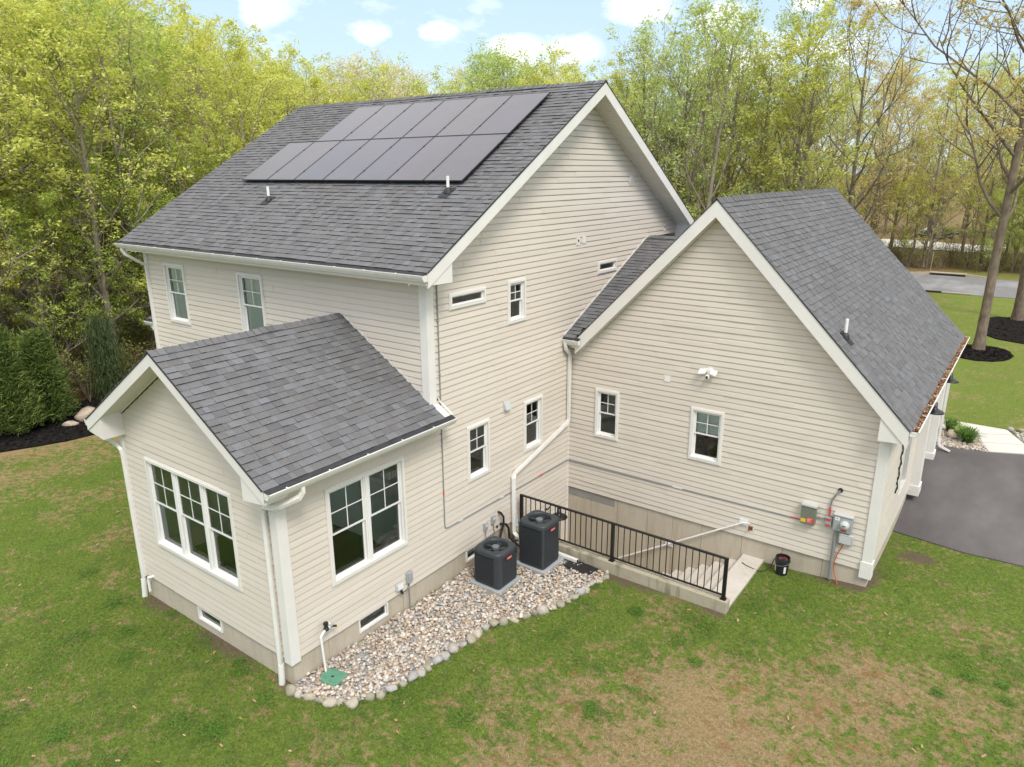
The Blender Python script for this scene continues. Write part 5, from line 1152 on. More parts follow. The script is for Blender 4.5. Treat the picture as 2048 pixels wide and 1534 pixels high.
# ------------------------------------------------------------------ grass
def cproj(x, y, z):
    d = Vector((x, y, z)) - CAM; D_ = d.dot(_f)
    if D_ < .5: return None
    return 1024 + 1430.96 * d.dot(_r) / D_, 767 - 1430.96 * d.dot(_u) / D_, D_
HARD = [(-5.05, .05, 0, 9), (-10.5, 0, 3.7, 15.5), (0, 5.42, 6.5, 9.2), (0, 7.6, 9.05, 19)]
def grass_mat(name, stops_g, stops_s, bias=0.):
    k = NT(name, .7, .2); za = k.n('ShaderNodeVertexColor'); za.layer_name = 'zone'; zs = k.n('ShaderNodeSeparateColor'); k.l(za.outputs[0], zs.inputs[0])
    mid = k.noise(6.5, 5, .65); bigp = k.noise(.75, 5, .6); clov = k.noise(2.1, 4, .65); g = k.n('ShaderNodeNewGeometry'); isl = g.outputs['Random Per Island']
    f = k.math('ADD', k.math('MULTIPLY', k.math('SUBTRACT', k.math('ADD', k.math('MULTIPLY', mid, .75), k.math('MULTIPLY', bigp, .5)), .65), 7.5), k.math('MULTIPLY', zs.outputs[2], 1.2))
    f = k.math('ADD', f, k.math('ADD', k.math('MULTIPLY', isl, .7), bias - .45), True)
    tuft = k.ramp(k.noise(17, 4, .7), [(.32, (.62, .64, .62)), (.68, (1.42, 1.40, 1.38))]); gc = k.mix(.9, k.ramp(isl, stops_g), tuft, 'MULTIPLY'); gc = k.mix(k.math('MULTIPLY', k.math('SUBTRACT', clov, .5, True), 4., True), gc, (.07, .14, .035))
    warm = k.math('MULTIPLY', k.math('SUBTRACT', k.noise(.33, 3), .42, True), 3., True)
    gc = k.mix(k.math('MULTIPLY', warm, .45), gc, (.30, .31, .08))
    gc = k.mix(za.outputs[1], gc, k.ramp(isl, [(0, (.12, .17, .035)), (1, (.26, .32, .07))])); sc_ = k.ramp(isl, stops_s); sc_ = k.mix(k.math('MULTIPLY', k.math('SUBTRACT', k.noise(2.3, 5, .75), .53, True), 5., True), sc_, (.40, .21, .10)); c = k.mix(f, gc, sc_); k.color(c)
    tl = k.n('ShaderNodeBsdfTranslucent'); k.l(c, tl.inputs[0]); ms = k.n('ShaderNodeMixShader'); ms.inputs[0].default_value = .3; k.l(k.b.outputs[0], ms.inputs[1]); k.l(tl.outputs[0], ms.inputs[2]); k.l(ms.outputs[0], k.t.nodes['Material Output'].inputs[0])
    return k.m
grass_mat('grass_blade', [(0, (.09, .14, .025)), (.5, (.165, .23, .045)), (1, (.30, .36, .085))], [(0, (.21, .15, .075)), (.5, (.37, .28, .15)), (1, (.54, .43, .26))])
DRV = [(7.62, 12.62), (7.8, 12.42), (9.1, 12.22), (10.3, 12.3), (30, 14.2), (30, 21.5), (10.4, 19.2), (9.08, 18.62), (7.62, 18.36)]; WKP = [(5.6, 20.0), (8.7, 20.2), (9.0, 18.5), (10.5, 19.2), (9.6, 21.3), (5.6, 21.35)]
def grass(n):
    rs = np.random.RandomState(2); X = []; Z = []; at = []; tries = 0
    SX, SY, K = -19, 15, 0
    pts = []
    while len(pts) < n:
        # distance weighted: half near, rest over the lawn
        x, y = rs.uniform(-19, 16), rs.uniform(-11, 31)
        dd = (x - CAM.x) ** 2 + (y - CAM.y) ** 2
        if rs.rand() > (130. / (dd + 40)) ** 1.0: continue
        if y > 12.3 and (x < 7.7 or inpoly(x, y, DRV) or inpoly(x, y, PB2) or inpoly(x, y, WKP)): continue
        if any(a < x < b and c < y < d for a, b, c, d in HARD): continue
        if inpoly(x, y, BED): continue
        w_, s_, d_ = lawn_attr(x, y)
        if rs.rand() < max(w_, s_ * .85, d_ * .35): continue
        if x < -12 and (x < -16.1 or y > 9): continue
        if x > 6.5 and y > 12 and 18 < y < 20.2 and x < 9.2: continue
        pts.append((x, y, gz(x, y) - .004, w_, s_, d_))
    P = np.array(pts); N_ = len(P); a = rs.uniform(0, 6.28, N_); h = rs.uniform(.018, .065, N_) * (1 - .35 * P[:, 5]); wd = rs.uniform(.003, .0065, N_); ln = rs.uniform(.2, 1.3, N_) * h; b = rs.uniform(0, 6.28, N_)
    V = np.zeros((N_, 3, 3)); V[:, 0] = P[:, :3] + np.stack([np.cos(a) * wd, np.sin(a) * wd, 0 * a], 1); V[:, 1] = P[:, :3] - np.stack([np.cos(a) * wd, np.sin(a) * wd, 0 * a], 1)
    V[:, 2] = P[:, :3] + np.stack([np.cos(b) * ln, np.sin(b) * ln, h], 1)
    F = np.arange(N_ * 3).reshape(-1, 3); me = mesh_np('grass', V.reshape(-1, 3), F, 'grass_blade', False)
    ca = me.color_attributes.new('zone', 'FLOAT_COLOR', 'POINT'); A = np.ones((N_, 3, 4), dtype=np.float32); A[:, :, 0] = P[:, 3:4]; A[:, :, 1] = P[:, 4:5]; A[:, :, 2] = P[:, 5:6]; A[:, :, 3] = np.clip((P[:, 1:2] - 13) / 5, 0, 1); ca.data.foreach_set('color', A.ravel())
    o = bpy.data.objects.new('grass', me); link(o, (0, 0, 0)); o['kind'] = 'stuff'; o['label'] = 'short mixed green and straw coloured grass of the back lawn'
grass(540000)
def clover(n):
    rs = np.random.RandomState(12); V = []; F = []
    cents = [(rs.uniform(-7, 12), rs.uniform(-6.5, 8.5), rs.uniform(.08, .5)) for _ in range(260)]; c = 0; t = 0
    while c < n and t < n * 6:
        t += 1
        cx, cy, r = cents[rs.randint(260)]; x, y = cx + rs.normal() * r * .6, cy + rs.normal() * r * .6
        if any(a < x < b and q < y < d for a, b, q, d in HARD) or inpoly(x, y, BED): continue
        w_, s_, d_ = lawn_attr(x, y)
        if rs.rand() < max(s_, d_ * .93): continue
        z = gz(x, y) + rs.uniform(.02, .045); s_ = rs.uniform(.007, .015); a = rs.uniform(0, 6.28); u = np.array([math.cos(a), math.sin(a), rs.uniform(-.4, .4)]) * s_; v = np.array([-math.sin(a), math.cos(a), rs.uniform(-.4, .4)]) * s_; p = np.array([x, y, z]); o_ = len(V)
        V += [p - u, p - v, p + u, p + v]; F.append((o_, o_ + 1, o_ + 2, o_ + 3)); c += 1
    me = mesh_np('clover', np.array(V), np.array(F), 'blade_green', False); o = bpy.data.objects.new('clover', me); link(o, (0, 0, 0)); o['kind'] = 'stuff'; o['label'] = 'darker green clover patches in the lawn'
clover(45000)
fl = MB().mat('dead_leaf'); rr = random.Random(77); c = 0
while c < 420:
    x, y = rr.uniform(-12, 12), rr.uniform(-6.5, 9)
    if any(a < x < b and q < y < d for a, b, q, d in HARD) or inpoly(x, y, BED): continue
    c += 1; p = Vector((x, y, gz(x, y) + rr.uniform(.03, .05))); a = rr.uniform(0, 6.28); s_ = rr.uniform(.018, .05); tilt = rr.uniform(-.6, .6)
    u = Vector((math.cos(a), math.sin(a), tilt)) * s_; v = Vector((-math.sin(a), math.cos(a), rr.uniform(-.6, .6))) * s_ * .5
    fl.add([p - u, p - u * .3 - v, p + u * .05 - v * .45, p + u * .5 - v, p + u, p + u * .5 + v, p + u * .05 + v * .45, p - u * .3 + v], [(0, 1, 2, 7), (2, 6, 7), (2, 3, 4, 5), (2, 5, 6)])
o = fl.build('fallen_leaves'); o['kind'] = 'stuff'; o['label'] = 'scattered dry oak leaves on the lawn'

# ------------------------------------------------------------------ trees
def leafquads(C, n_per, rad, size, rs, flat=.55, droop=.3):
    wg = rs.gamma(.9, 1., len(C)); cnt_ = np.maximum(0, np.round(n_per * wg / wg.mean())).astype(int); C = np.repeat(C, cnt_, axis=0); N_ = len(C); d = rs.normal(size=(N_, 3)); d /= np.linalg.norm(d, axis=1)[:, None]; d *= (rs.rand(N_, 1) ** .45) * rad; d[:, 2] *= flat
    P = C + d; n = rs.normal(size=(N_, 3)) * .55; n[:, 2] += 1.; n /= np.linalg.norm(n, axis=1)[:, None]; t = rs.normal(size=(N_, 3)); t[:, 2] -= droop
    u = np.cross(n, t); u /= np.linalg.norm(u, axis=1)[:, None] + 1e-9; v = np.cross(n, u); s = size * np.exp(rs.uniform(-.6, .4, (N_, 1)))
    V = np.stack([P - u * s, P - v * s * .5, P + u * s, P + v * s * .5], 1).reshape(-1, 3); return V, np.arange(N_ * 4).reshape(-1, 4)
def make_tree(seed, H, spread, leafmat_, n_leaf, lsize, trunk_r=.16, first=.25, barkm='bark_grey', sparse=1., up=.55, clus=.42, nprim=17, baretop=False, lean=0., wig=1.):
    rr = random.Random(seed); rs = np.random.RandomState(seed); m = MB().mat(barkm); cl = []
    n = 11; tp = [Vector((0, 0, -.4))]; x = y = 0.; dx = rr.uniform(-.03, .03) + lean; dy = rr.uniform(-.03, .03)
    for i in range(1, n + 1):
        dx += rr.uniform(-.035, .035) * wig; dy += rr.uniform(-.035, .035) * wig; x += dx * H / n; y += dy * H / n; tp.append(Vector((x, y, H * i / n * .97)))
    rad = [trunk_r * (1 - .88 * (i / n) ** 1.05) + .01 for i in range(n + 1)]; rad[0] *= 1.5; rad.insert(1, trunk_r * 1.08); tp.insert(1, tp[0].lerp(tp[1], .45))
    m.sweep(tp, rad, n=8, cap=False)
    def at(t):
        f = t * (len(tp) - 1); i = min(int(f), len(tp) - 2); return tp[i].lerp(tp[i + 1], f - i), rad[i] + (rad[i + 1] - rad[i]) * (f - i)
    def branch(p, d, ln, r, lev):
        k_ = 5 if lev == 1 else 4; pts = [p]; dd = d.normalized(); q = p
        for i in range(k_):
            dd = (dd + Vector((rr.uniform(-.22, .22), rr.uniform(-.22, .22), rr.uniform(-.08, .16) + (.06 if lev < 3 else 0)))).normalized(); q = q + dd * ln / k_; pts.append(q)
        m.sweep(pts, [max(.006, r * (1 - .8 * i / k_)) for i in range(k_ + 1)], n=5 if lev == 1 else 3, cap=False)
        if lev < 3:
            nb = {1: rr.randint(5, 7), 2: rr.randint(3, 4)}[lev]
            for j in range(nb):
                t = .3 + .68 * (j + rr.random() * .6) / nb; f = t * k_; i = min(int(f), k_ - 1); bp = pts[i].lerp(pts[i + 1], f - i)
                ax = Vector((rr.uniform(-1, 1), rr.uniform(-1, 1), rr.uniform(-.25, .7))); side = (ax - dd * ax.dot(dd)).normalized()
                branch(bp, dd * .75 + side * .8, ln * rr.uniform(.38, .6), r * .5, lev + 1)
        if lev >= 2:
            for t in ((.55, .8, 1.) if lev == 3 else (.7, 1.)):
                f = t * k_; i = min(int(f), k_ - 1)
                if rr.random() < sparse: cl.append(pts[i].lerp(pts[min(i + 1, k_)], f - i))
    for j in range(nprim):
        t = first + (1 - first) * (j + rr.random() * .7) / nprim; t = min(t, .97); p, r = at(t); a = j * 2.4 + rr.uniform(-.5, .5)
        prof = math.sin(math.pi * min(1, max(.12, (t - first) / (1 - first) * .82 + .16))) ; ln = spread * (.45 + .6 * prof) * rr.uniform(.75, 1.15)
        d = Vector((math.cos(a), math.sin(a), up + rr.uniform(-.2, .35) + (t - first) * .9)); branch(p, d, ln, max(.015, r * .55), 1)
    C = np.array([c[:] for c in cl])
    if baretop: C = C[C[:, 2] < H * .8]
    V, F = leafquads(C, max(1, int(n_leaf / len(C))), clus, lsize, rs)
    tm = m.mesh('trunk', smooth=True); cm = mesh_np('crown', V, F, leafmat_, False)
    return tm, cm
def make_pine(seed, H, rad, leafmat_, n_leaf, weep=False, shrub=False):
    rr = random.Random(seed); rs = np.random.RandomState(seed); m = MB().mat('bark_brown'); m.sweep([(0, 0, -.3), (0, 0, H * .5), (.05, 0, H)], [H * .014 + .03, H * .008 + .02, .012], n=7, cap=False); V = []; 
    C = []; Dd = []
    nb = 90 if shrub else 60
    z0 = .04 if shrub else (.12 if weep else .35)
    for j in range(nb):
        t = z0 + (1 - z0) * (j / nb) ** 1.05; a = j * 2.399; prof = ((1 - (t - z0) / (1 - z0)) ** (1.0 if shrub else .6)); R_ = rad * prof * rr.uniform(.75, 1.1) + .12; dz = (.35 if shrub else -.25) if not weep else -2.2
        p0 = Vector((0, 0, H * t)); p1 = p0 + Vector((math.cos(a) * R_, math.sin(a) * R_, dz * R_)); m.sweep([p0, p0.lerp(p1, .5) + Vector((0, 0, .08)), p1], [.03, .018, .006], n=3, cap=False)
        kk = int(14 if not shrub else 16)
        for q in range(kk):
            f = .25 + .8 * (q + rr.random()) / kk; c = p0.lerp(p1, f); C.append(c[:]); Dd.append((p1 - p0).normalized()[:])
    C = np.array(C); Dd = np.array(Dd); rep = max(1, n_leaf // len(C)); C = np.repeat(C, rep, 0); Dd = np.repeat(Dd, rep, 0); N_ = len(C)
    P = C + rs.normal(size=(N_, 3)) * (.16 if shrub else .22) * np.array([1, 1, .6]); d = Dd + rs.normal(size=(N_, 3)) * .45; d[:, 2] += (.25 if shrub else (-1.2 if weep else 0)); d /= np.linalg.norm(d, axis=1)[:, None]; s = np.cross(d, rs.normal(size=(N_, 3))); s /= np.linalg.norm(s, axis=1)[:, None]
    L1 = rs.uniform(.06, .14, (N_, 1)) * (1.3 if weep else 1); w1 = .012 if not shrub else .013
    V = np.stack([P - d * L1, P - s * w1, P + d * L1, P + s * w1], 1).reshape(-1, 3); return m.mesh('trunk', True), mesh_np('crown', V, np.arange(N_ * 4).reshape(-1, 4), leafmat_, False)
PROTO = {
 'yellow': [make_tree(1, 15.5, 5.0, 'leaf_yellow_green', 13000, .086), make_tree(2, 17., 4.6, 'leaf_yellow_green', 11000, .086, up=.7, clus=.38), make_tree(3, 14., 5.2, 'leaf_yellow_green', 12000, .086, first=.18)],
 'fresh': [make_tree(4, 13.5, 5.4, 'leaf_fresh_green', 10500, .10, first=.15, up=.4, clus=.46), make_tree(5, 15., 5., 'leaf_fresh_green', 9500, .10, first=.2)],
 'mid': [make_tree(6, 17., 4.4, 'leaf_mid_green', 7000, .095, up=.85, clus=.42, first=.22, trunk_r=.19), make_tree(7, 15.5, 4.8, 'leaf_mid_green', 5600, .10, up=.75, clus=.42)],
 'blossom': [make_tree(8, 14.5, 4.6, 'leaf_pale_blossom', 8500, .09, up=.8, clus=.5), make_tree(9, 17.5, 3.8, 'leaf_pale_blossom', 2600, .085, up=1.1, sparse=.6, trunk_r=.13)],
 'bronze': [make_tree(10, 16.5, 6., 'leaf_bronze', 6500, .10, up=.6, sparse=.8, clus=.42, trunk_r=.2), make_tree(11, 15., 5., 'leaf_bronze', 6000, .10, up=.8, sparse=.8, trunk_r=.15)],
 'sparse': [make_tree(12, 18., 4.2, 'leaf_yellow_green', 3200, .095, up=1.0, sparse=.7, trunk_r=.14, first=.3)],
 'pine': [make_pine(13, 15., 2.9, 'needle_dark', 15000)],
}
TOPZ = {k_: [float(np.percentile(np.array([v.co.z for v in cm.vertices]), 99.0)) for tm, cm in v_] for k_, v_ in PROTO.items()}
def place(kind, i, x, y, s, rz, label, group=None, name='tree', sz=None):
    tm, cm = PROTO[kind][i % len(PROTO[kind])]; z = gz(max(-60, min(60, x)), min(120, y))
    r = thing(name, label, 'tree', (x, y, z), group); r['_kind'] = kind if not kind.startswith('oak') else ''; r.rotation_euler = (0, 0, rz); r.scale = (s, s, s * (sz or 1))
    for me, nm in ((tm, 'trunk'), (cm, 'crown')):
        o = bpy.data.objects.new(nm, me); col.objects.link(o); o.parent = r
    return r
rr = random.Random(42)
# the two oaks in the front yard
PROTO['oak'] = [make_tree(33, 23., 7.5, 'leaf_bronze', 15000, .095, trunk_r=.21, wig=.4, barkm='bark_brown', first=.30, up=.75, sparse=.8, clus=.5, nprim=22)]
PROTO['oak_b'] = [make_tree(34, 22., 7., 'leaf_bronze', 11000, .095, trunk_r=.30, wig=.4, barkm='bark_brown', first=.42, up=.7, sparse=.8, clus=.5, nprim=18)]
place('oak', 0, 7.72, 33.5, 1., .9, 'tall oak with thin bronze leaves rising from the round mulch ring', name='oak_tree'); place('oak_b', 0, 8.95, 43.2, 1., 2.2, 'thick trunked oak in the larger black mulch bed at the edge of the frame', name='oak_tree')
GLAB = {'yellow': ('dense yellow green spring tree in the wood behind the house', 'yellow green trees in the wood'), 'fresh': ('low branched fresh green tree in the wood left of the house', 'fresh green trees of the wood'),
        'mid': ('open crowned mid green tree of the wood with sky showing through', 'mid green trees of the wood'), 'blossom': ('pale blossoming tree among the green trees behind the roof ridge', 'pale blossoming trees'),
        'bronze': ('thin bronze leaved tree near the road with bare upper branches', 'bronze leaved trees by the road'), 'sparse': ('thin nearly bare tree rising above its leafier neighbours', 'nearly bare trees of the wood'), 'pine': ('dark needled pine standing in the deciduous wood', 'pines in the wood')}
placed = []
def try_place(x, y, kind=None, hmax=None, s=None):
    pr = cproj(x, y, 6)
    if pr is None or not (-520 < pr[0] < 2420): return False
    if any((x - a) ** 2 + (y - b) ** 2 < 5.5 for a, b in placed): return False
    u = pr[0] + rr.uniform(-90, 90)
    if kind is None:
        q = rr.random()
        if 1150 < u < 1500 and q < .12: return False
        if u < 330: kind = 'fresh' if q < .14 else ('mid' if q < .2 else 'yellow')
        elif u < 640: kind = 'yellow' if q < .75 else ('fresh' if q < .88 else 'sparse')
        elif u < 880: kind = 'blossom' if q < .6 else ('yellow' if q < .85 else 'sparse')
        elif u < 1180: kind = 'mid' if q < .45 else ('yellow' if q < .9 else 'blossom')
        elif u < 1480: kind = 'mid' if q < .8 else 'yellow'
        elif u < 1700: kind = 'yellow' if q < .5 else ('pine' if q < .62 else ('bronze' if q < .8 else 'mid'))
        else: kind = 'bronze' if q < .6 else ('yellow' if q < .8 else 'fresh')
    d = math.hypot(x - CAM.x, y - CAM.y)
    if s is None:
        ylim = np.interp(pr[0], [-300, 200, 330, 430, 520, 600, 640, 700, 780, 860, 900, 940, 1000, 1050, 1150, 1210, 1300, 1420, 1480, 1530, 1600, 1690, 1730, 1800, 1880, 2300],
                         [-25, 10, 25, 40, 110, 85, 115, 105, 110, 140, 150, 100, 100, 120, 100, 75, 50, 50, 70, 130, 85, 85, 130, 100, 70, 10]) + abs(rr.gauss(0, 30)) + max(0, min(1, (d - 46) / 14)) * (95 if pr[0] > 1150 else 38)
        zt = CAM.z + d * (344 - ylim) / 1475; s = None
    placed.append((x, y)); i = rr.randrange(3) % len(PROTO[kind]); lb, gp = GLAB[kind]
    if s is None: s = max(.55, min(1.35, (zt + .5) / TOPZ[kind][i]))
    place(kind, i, x, y, s, rr.uniform(0, 6.28), lb, gp, {'pine': 'pine_tree'}.get(kind, 'woodland_tree')); return True
cnt = 0
for gy in range(-4, 30):
    for gx in range(0, 22):
        x, y = -22.5 - gx * 3.4 + rr.uniform(-1.3, 1.3), -20 + gy * 3.4 + rr.uniform(-1.3, 1.3)
        d = math.hypot(x - CAM.x, y - CAM.y)
        if d > 74 or (d > 52 and rr.random() < .45): continue
        if y > 26 and x > -22: continue
        cnt += try_place(x, y)
for gy in range(0, 16):
    for gx in range(0, 18):
        x, y = 2.0 - gx * 3.5 + rr.uniform(-1.3, 1.3), 29 + gy * 3.5 + rr.uniform(-1.3, 1.3)
        d = math.hypot(x - CAM.x, y - CAM.y)
        if 49 < y < 64.5 and x > -8: continue
        if x > -4.5 and y < 64: continue
        if x > -9 and y > 80: continue
        if d > 80 or (d > 62 and rr.random() < .5): continue
        cnt += try_place(x, y)
# low young trees along the wood edge
for (x, y, s, kd) in ((-22.2, -3.2, .5, 'fresh'), (-23.5, 1.2, .55, 'fresh'), (-22.4, 5.2, .5, 'fresh'), (-23.8, 8.6, .6, 'fresh'), (-21.8, 10.6, .5, 'fresh'), (-24.8, 13.2, .62, 'fresh'), (-26.5, 5.4, .62, 'yellow'), (-26.8, 10.8, .6, 'fresh'), (-22.6, 15.6, .6, 'yellow'), (-27.5, 0., .6, 'yellow'), (-25.5, 17.5, .62, 'fresh'), (-21.2, 19.5, .55, 'yellow'), (-6, 65.8, .5, 'yellow'), (-3, 66.2, .42, 'bronze'), (-.6, 67.0, .5, 'yellow'), (1.4, 66.0, .4, 'bronze'), (6.0, 66.0, .42, 'fresh'), (7.6, 67.2, .5, 'fresh'), (9.6, 65.8, .45, 'fresh'), (-4.5, 72, .6, 'yellow'), (.6, 74, .6, 'yellow'), (4.4, 69, .5, 'bronze'), (-9.5, 68, .55, 'yellow'), (6.5, 82, .7, 'fresh'), (11.5, 66.5, .5, 'fresh'), (-1.5, 80, .6, 'bronze')):
    r_ = place(kd, rr.randrange(3), x, y, s, rr.uniform(0, 6), 'young tree', None, 'young_tree'); r_['_kind'] = 'low ' + kd
for (x, y, kd, s) in [(-3.5, 66.5, 'bronze', .95), (1.2, 69.5, 'bronze', .8), (5.0, 72, 'bronze', .9), (8.5, 68.8, 'fresh', .75), (10.5, 71, 'fresh', .8), (12.5, 67.5, 'yellow', .9), (-7.5, 70, 'yellow', 1.), (-5, 77, 'bronze', 1.), (3, 78, 'yellow', .9),
                      (9, 78, 'yellow', 1.1), (14, 76, 'fresh', 1.), (-2, 104, 'yellow', 1.1), (4, 103, 'fresh', 1.2), (9, 100, 'yellow', 1.2), (-9, 108, 'yellow', 1.2), (14, 98, 'mid', 1.2), (-15, 106, 'mid', 1.2), (-22, 104, 'yellow', 1.2), (0, 112, 'mid', 1.3), (7, 110, 'mid', 1.3), (-13, 82, 'yellow', 1.05), (-17, 90, 'mid', 1.1), (19, 84, 'mid', 1.1), (-1.0, 45, 'bronze', 1.0), (-3.4, 40, 'mid', 1.), (-1.8, 36.0, 'yellow', .92)]:
    lb, gp = GLAB[kd]; place(kd, rr.randrange(3), x, y, s, rr.uniform(0, 6), lb, gp, 'woodland_tree')
for o in S.objects:
    if o.get('_kind') == '': del o['_kind']
# say where each woodland tree stands
ZN = [(-60, 'beyond the left end of the mulch bed'), (120, 'at the far left edge of the picture'), (300, 'left of the main roof'), (480, 'beyond the lower left corner of the main roof'), (600, 'beyond the left end of the main ridge'), (720, 'behind the ridge left of the solar panels'), (860, 'behind the left half of the main ridge'), (1000, 'behind the middle of the main ridge'), (1130, 'behind the right half of the main ridge'),
      (1230, 'just behind the peak of the main gable'), (1330, 'right of the main gable peak'), (1440, 'between main gable and garage peak'), (1560, 'behind the front half of the garage ridge'), (1680, 'behind the rear end of the garage ridge'), (1800, 'right of the garage ridge'), (1930, 'left of the mulched front yard oak'), (9999, 'right of the mulched front yard oak')]
KW = {'yellow': 'yellow green', 'fresh': 'bright fresh green', 'mid': 'airy mid green', 'blossom': 'pale blossoming', 'bronze': 'thin bronze leaved', 'sparse': 'nearly bare', 'pine': 'dark needled', 'low fresh': 'low young fresh green', 'low yellow': 'low young yellow green', 'low bronze': 'low young bronze leaved'}
zones = {}
for o in list(S.objects):
    if o.get('category') == 'tree' and o.get('_kind'):
        pr = cproj(o.location.x, o.location.y, 7.); z_ = next(t for b, t in ZN if pr[0] < b); zones.setdefault((o['_kind'], z_), []).append((pr[2], o))
ORD = ['frontmost', 'second nearest', 'third nearest', 'fourth nearest']
for (kd, z_), l_ in zones.items():
    l_.sort(key=lambda q: q[0])
    for i, (_, o) in enumerate(l_):
        if i < 4: o['label'] = '%s %s tree %s' % (ORD[i] if len(l_) > 1 else 'tall', KW[kd], z_)
        else: o['label'] = '%s tree deeper %s' % (KW[kd], z_); o['group'] = KW[kd] + ' trees deep in the wood ' + z_
        del o['_kind']
# far wood mass that closes the horizon
V = []; F = []; rs = np.random.RandomState(9); C = []
for i in range(900):
    an = rs.uniform(-1.25, .42); D_ = rs.uniform(84, 125); x, y = CAM.x + D_ * math.sin(an), CAM.y + D_ * math.cos(an)
    if D_ < 112 and x > -20 and y > 80: continue
    h = rs.uniform(7, 14.5)
    for q in range(9):
        zz = rs.uniform(.15, 1) ** .8 * h; C.append((x + rs.normal() * 2.2 * (1.15 - zz / h), y + rs.normal() * 2.2 * (1.15 - zz / h), zz))
V, F = leafquads(np.array(C), 17, 1.25, .27, rs, .8); o = bpy.data.objects.new('distant_wood', mesh_np('distant_wood', V, F, 'leaf_far', False)); link(o, (0, 0, 0)); o['kind'] = 'stuff'; o['label'] = 'far off wood closing the view behind the nearer trees'
# undergrowth of the wood
C = []; ST = MB().mat('bark_brown'); rs = np.random.RandomState(10); rr = random.Random(5)
def brush(x, y, h, r):
    for j in range(6):
        a = rr.uniform(0, 6.28); l = rr.uniform(.3, 1) * r; p0 = Vector((x, y, gz(x, y))); p2 = Vector((x + l * math.cos(a), y + l * math.sin(a), gz(x, y) + h * rr.uniform(.6, 1.05))); p1 = p0.lerp(p2, .5) + Vector((rr.uniform(-.15, .15), rr.uniform(-.15, .15), .1))
        ST.sweep([p0, p1, p2], [.014, .009, .004], n=3, cap=False)
        for t in (.45, .65, .85, 1.): C.append(p0.lerp(p2, t)[:])
for i in range(2300):
    x = rr.uniform(-50, -19.8); y = rr.uniform(-14, 34)
    if rr.random() < .6: x = rr.uniform(-31, -20.2); y = rr.uniform(-8, 22)
    if lawn_attr(x, y)[0] < .6: continue
    brush(x, y, rr.uniform(.7, 2.3), rr.uniform(.4, 1.1))
for i in range(300):
    x = rr.uniform(-14, 15); y = rr.uniform(64.8, 74)
    brush(x, y, rr.uniform(.7, 3.2), rr.uniform(.5, 1.3))
for i in range(200): brush(rr.uniform(-30, 2), rr.uniform(31, 46), rr.uniform(.8, 2.2), rr.uniform(.5, 1.1))
V, F = leafquads(np.array(C), 6, .32, .055, rs, .8); o = bpy.data.objects.new('undergrowth', mesh_np('undergrowth', V, F, 'brush_leaf', False)); link(o, (0, 0, 0)); o['kind'] = 'stuff'; o['label'] = 'brown green undergrowth on the floor of the wood'
o = ST.build('brush_stems'); o['kind'] = 'stuff'; o['label'] = 'thin twiggy stems of the woodland undergrowth'
fl = []
V = []; F = []
for i in range(9000):
    x = rs.uniform(-34, -20); y = rs.uniform(-10, 18)
    if lawn_attr(x, y)[0] < .5: continue
    p = np.array([x, y, gz(x, y) + .03]); a = rs.uniform(0, 6.28); s_ = rs.uniform(.03, .07); u = np.array([math.cos(a), math.sin(a), rs.uniform(-.5, .5)]) * s_; v = np.array([-math.sin(a), math.cos(a), rs.uniform(-.5, .5)]) * s_ * .6; o_ = len(V); V += [p - u, p - v, p + u, p + v]; F.append((o_, o_ + 1, o_ + 2, o_ + 3))
o = bpy.data.objects.new('leaf_litter', mesh_np('leaf_litter', np.array(V), np.array(F), 'dead_leaf', False)); link(o, (0, 0, 0)); o['kind'] = 'stuff'; o['label'] = 'dead brown leaves on the wood floor'
# evergreens in the mulch bed
def evergreen(seed, x, y, H, rad, mat, n, label, name, **kw):
    tm, cm = make_pine(seed, H, rad, mat, n, **kw); t = thing(name, label, 'shrub', (x, y, gz(x, y)))
    for me, nm in ((tm, 'trunk'), (cm, 'crown')): o = bpy.data.objects.new(nm, me); col.objects.link(o); o.parent = t
evergreen(51, -18.5, 2.35, 3.7, .85, 'needle_green', 30000, 'broad soft green evergreen at the left edge in the black mulch', 'evergreen_shrub', shrub=True)
evergreen(52, -18.9, 3.7, 3.3, .75, 'needle_green', 26000, 'second soft green evergreen, just right of and behind the broad one', 'evergreen_shrub', shrub=True)
evergreen(54, -20.6, 1.2, 2.7, .8, 'needle_green', 16000, 'evergreen partly hidden behind the broad one at the left edge', 'evergreen_shrub', shrub=True)
evergreen(53, -20.2, 6.5, 3.4, .5, 'needle_dark', 9000, 'narrow dark weeping spruce at the back of the mulch bed', 'weeping_spruce', weep=True)

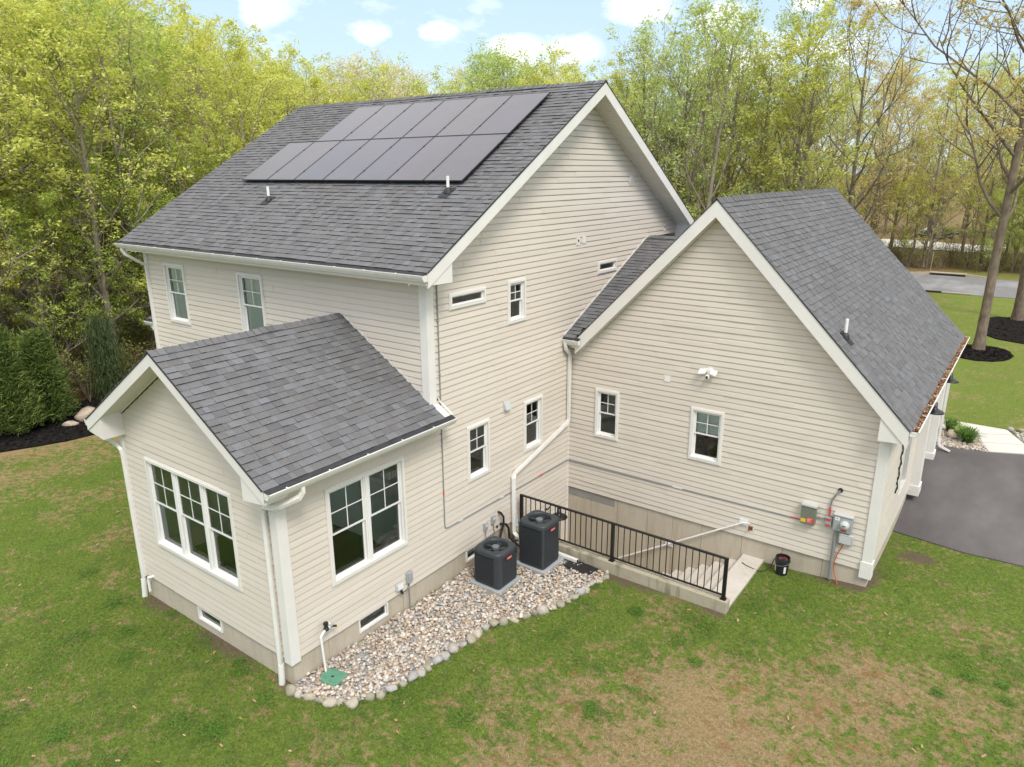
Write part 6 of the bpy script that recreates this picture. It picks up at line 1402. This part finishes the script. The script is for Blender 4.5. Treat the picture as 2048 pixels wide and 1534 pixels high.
# ------------------------------------------------------------------ across the road
kb = thing('storm_drain', 'concrete kerb inlet of a storm drain on the far side of the road', 'drain', (3.2, 62.4, 0))
m = MB().mat('mossy_concrete').box((2.2, 61.75, .08), (4.8, 62.5, .13), .02); m.build('hood', kb); MB().mat('unit_dark').box((2.3, 61.5, -.02), (4.7, 61.9, .078)).build('opening', kb)
for (a, b) in (((.6, 61.25, .0), (2.2, 61.55, .15)), ((4.8, 61.55, .0), (6.6, 61.25, .15))):
    MB().mat('foundation_concrete').prism([(a[0], a[1], -.05), (b[0], b[1], -.05), (b[0], b[1], .18 if a[0] < 2 else .06), (a[0], a[1], .06 if a[0] < 2 else .18)], (0, .16, 0)).build('kerb_stone', kb)
k2 = thing('kerb', 'low dark and pale edging along the near side of the road', 'kerb', (4, 51.6, 0))
MB().mat('unit_dark').box((1.0, 51.45, -.02), (4.2, 51.58, .08), .02).build('kerb_stone', k2); MB().mat('foundation_concrete').box((4.22, 51.42, -.02), (6.0, 51.56, .07), .02).build('kerb_stone', k2)
t = thing('marker_stake', 'thin pale wooden stake beside the storm drain', 'stake', (2.1, 62.9, 0)); MB().mat('wood_stake').sweep([(2.1, 62.9, -.1), (2.16, 62.9, 1.65)], .022, n=6).build('stake', t)
def car(x, y, rz, label):
    t = thing('parked_car', label, 'car', (x, y, .05)); t.rotation_euler = (0, 0, rz); WL[t.name] = Vector((0, 0, 0))
    prof = [(-2.2, .35), (-2.25, .62), (-2.1, .85), (-1.3, .95), (-.7, 1.38), (.75, 1.42), (1.5, 1.0), (2.15, .9), (2.25, .6), (2.2, .35)]
    MB().mat('car_paint').prism([(a, -.88, b) for a, b in prof], (0, 1.76, 0)).build('body', t)
    for sg in (-1, 1): MB().mat('car_glass').prism([(-1.15, sg * .885, .97), (-.65, sg * .885, 1.33), (.68, sg * .885, 1.36), (1.3, sg * .885, 1.0)], (0, sg * .006, 0)).build('side_window', t)
    MB().mat('label_white').prism([(-1.32, -.75, .965), (-1.32, .75, .965), (-.74, .70, 1.385), (-.74, -.70, 1.385)], (-.01, 0, .008)).build('windscreen', t)  # windscreen coloured white to stand for the bright reflection on its glass
    for a in (-1.4, 1.4):
        for sg in (-1, 1):
            wh = MB().mat('tyre_rubber').lathe([(0, -.11), (.33, -.11), (.34, 0), (.33, .11), (0, .11)], (a, sg * .82, .34), 20, 'y').build('wheel', t); MB().mat('rim_metal').lathe([(.2, .115), (0, .12)], (a, sg * .82, .34), 14, 'y').build('rim', wh)
    for sg in (-1, 1): MB().mat('label_white').box((-2.27, sg * .65 - .15, .6), (-2.2, sg * .65 + .15, .74)).build('headlight', t)
car(-1.6, 98.5, .35, 'dark car parked beyond the trees on the pale drive across the road')
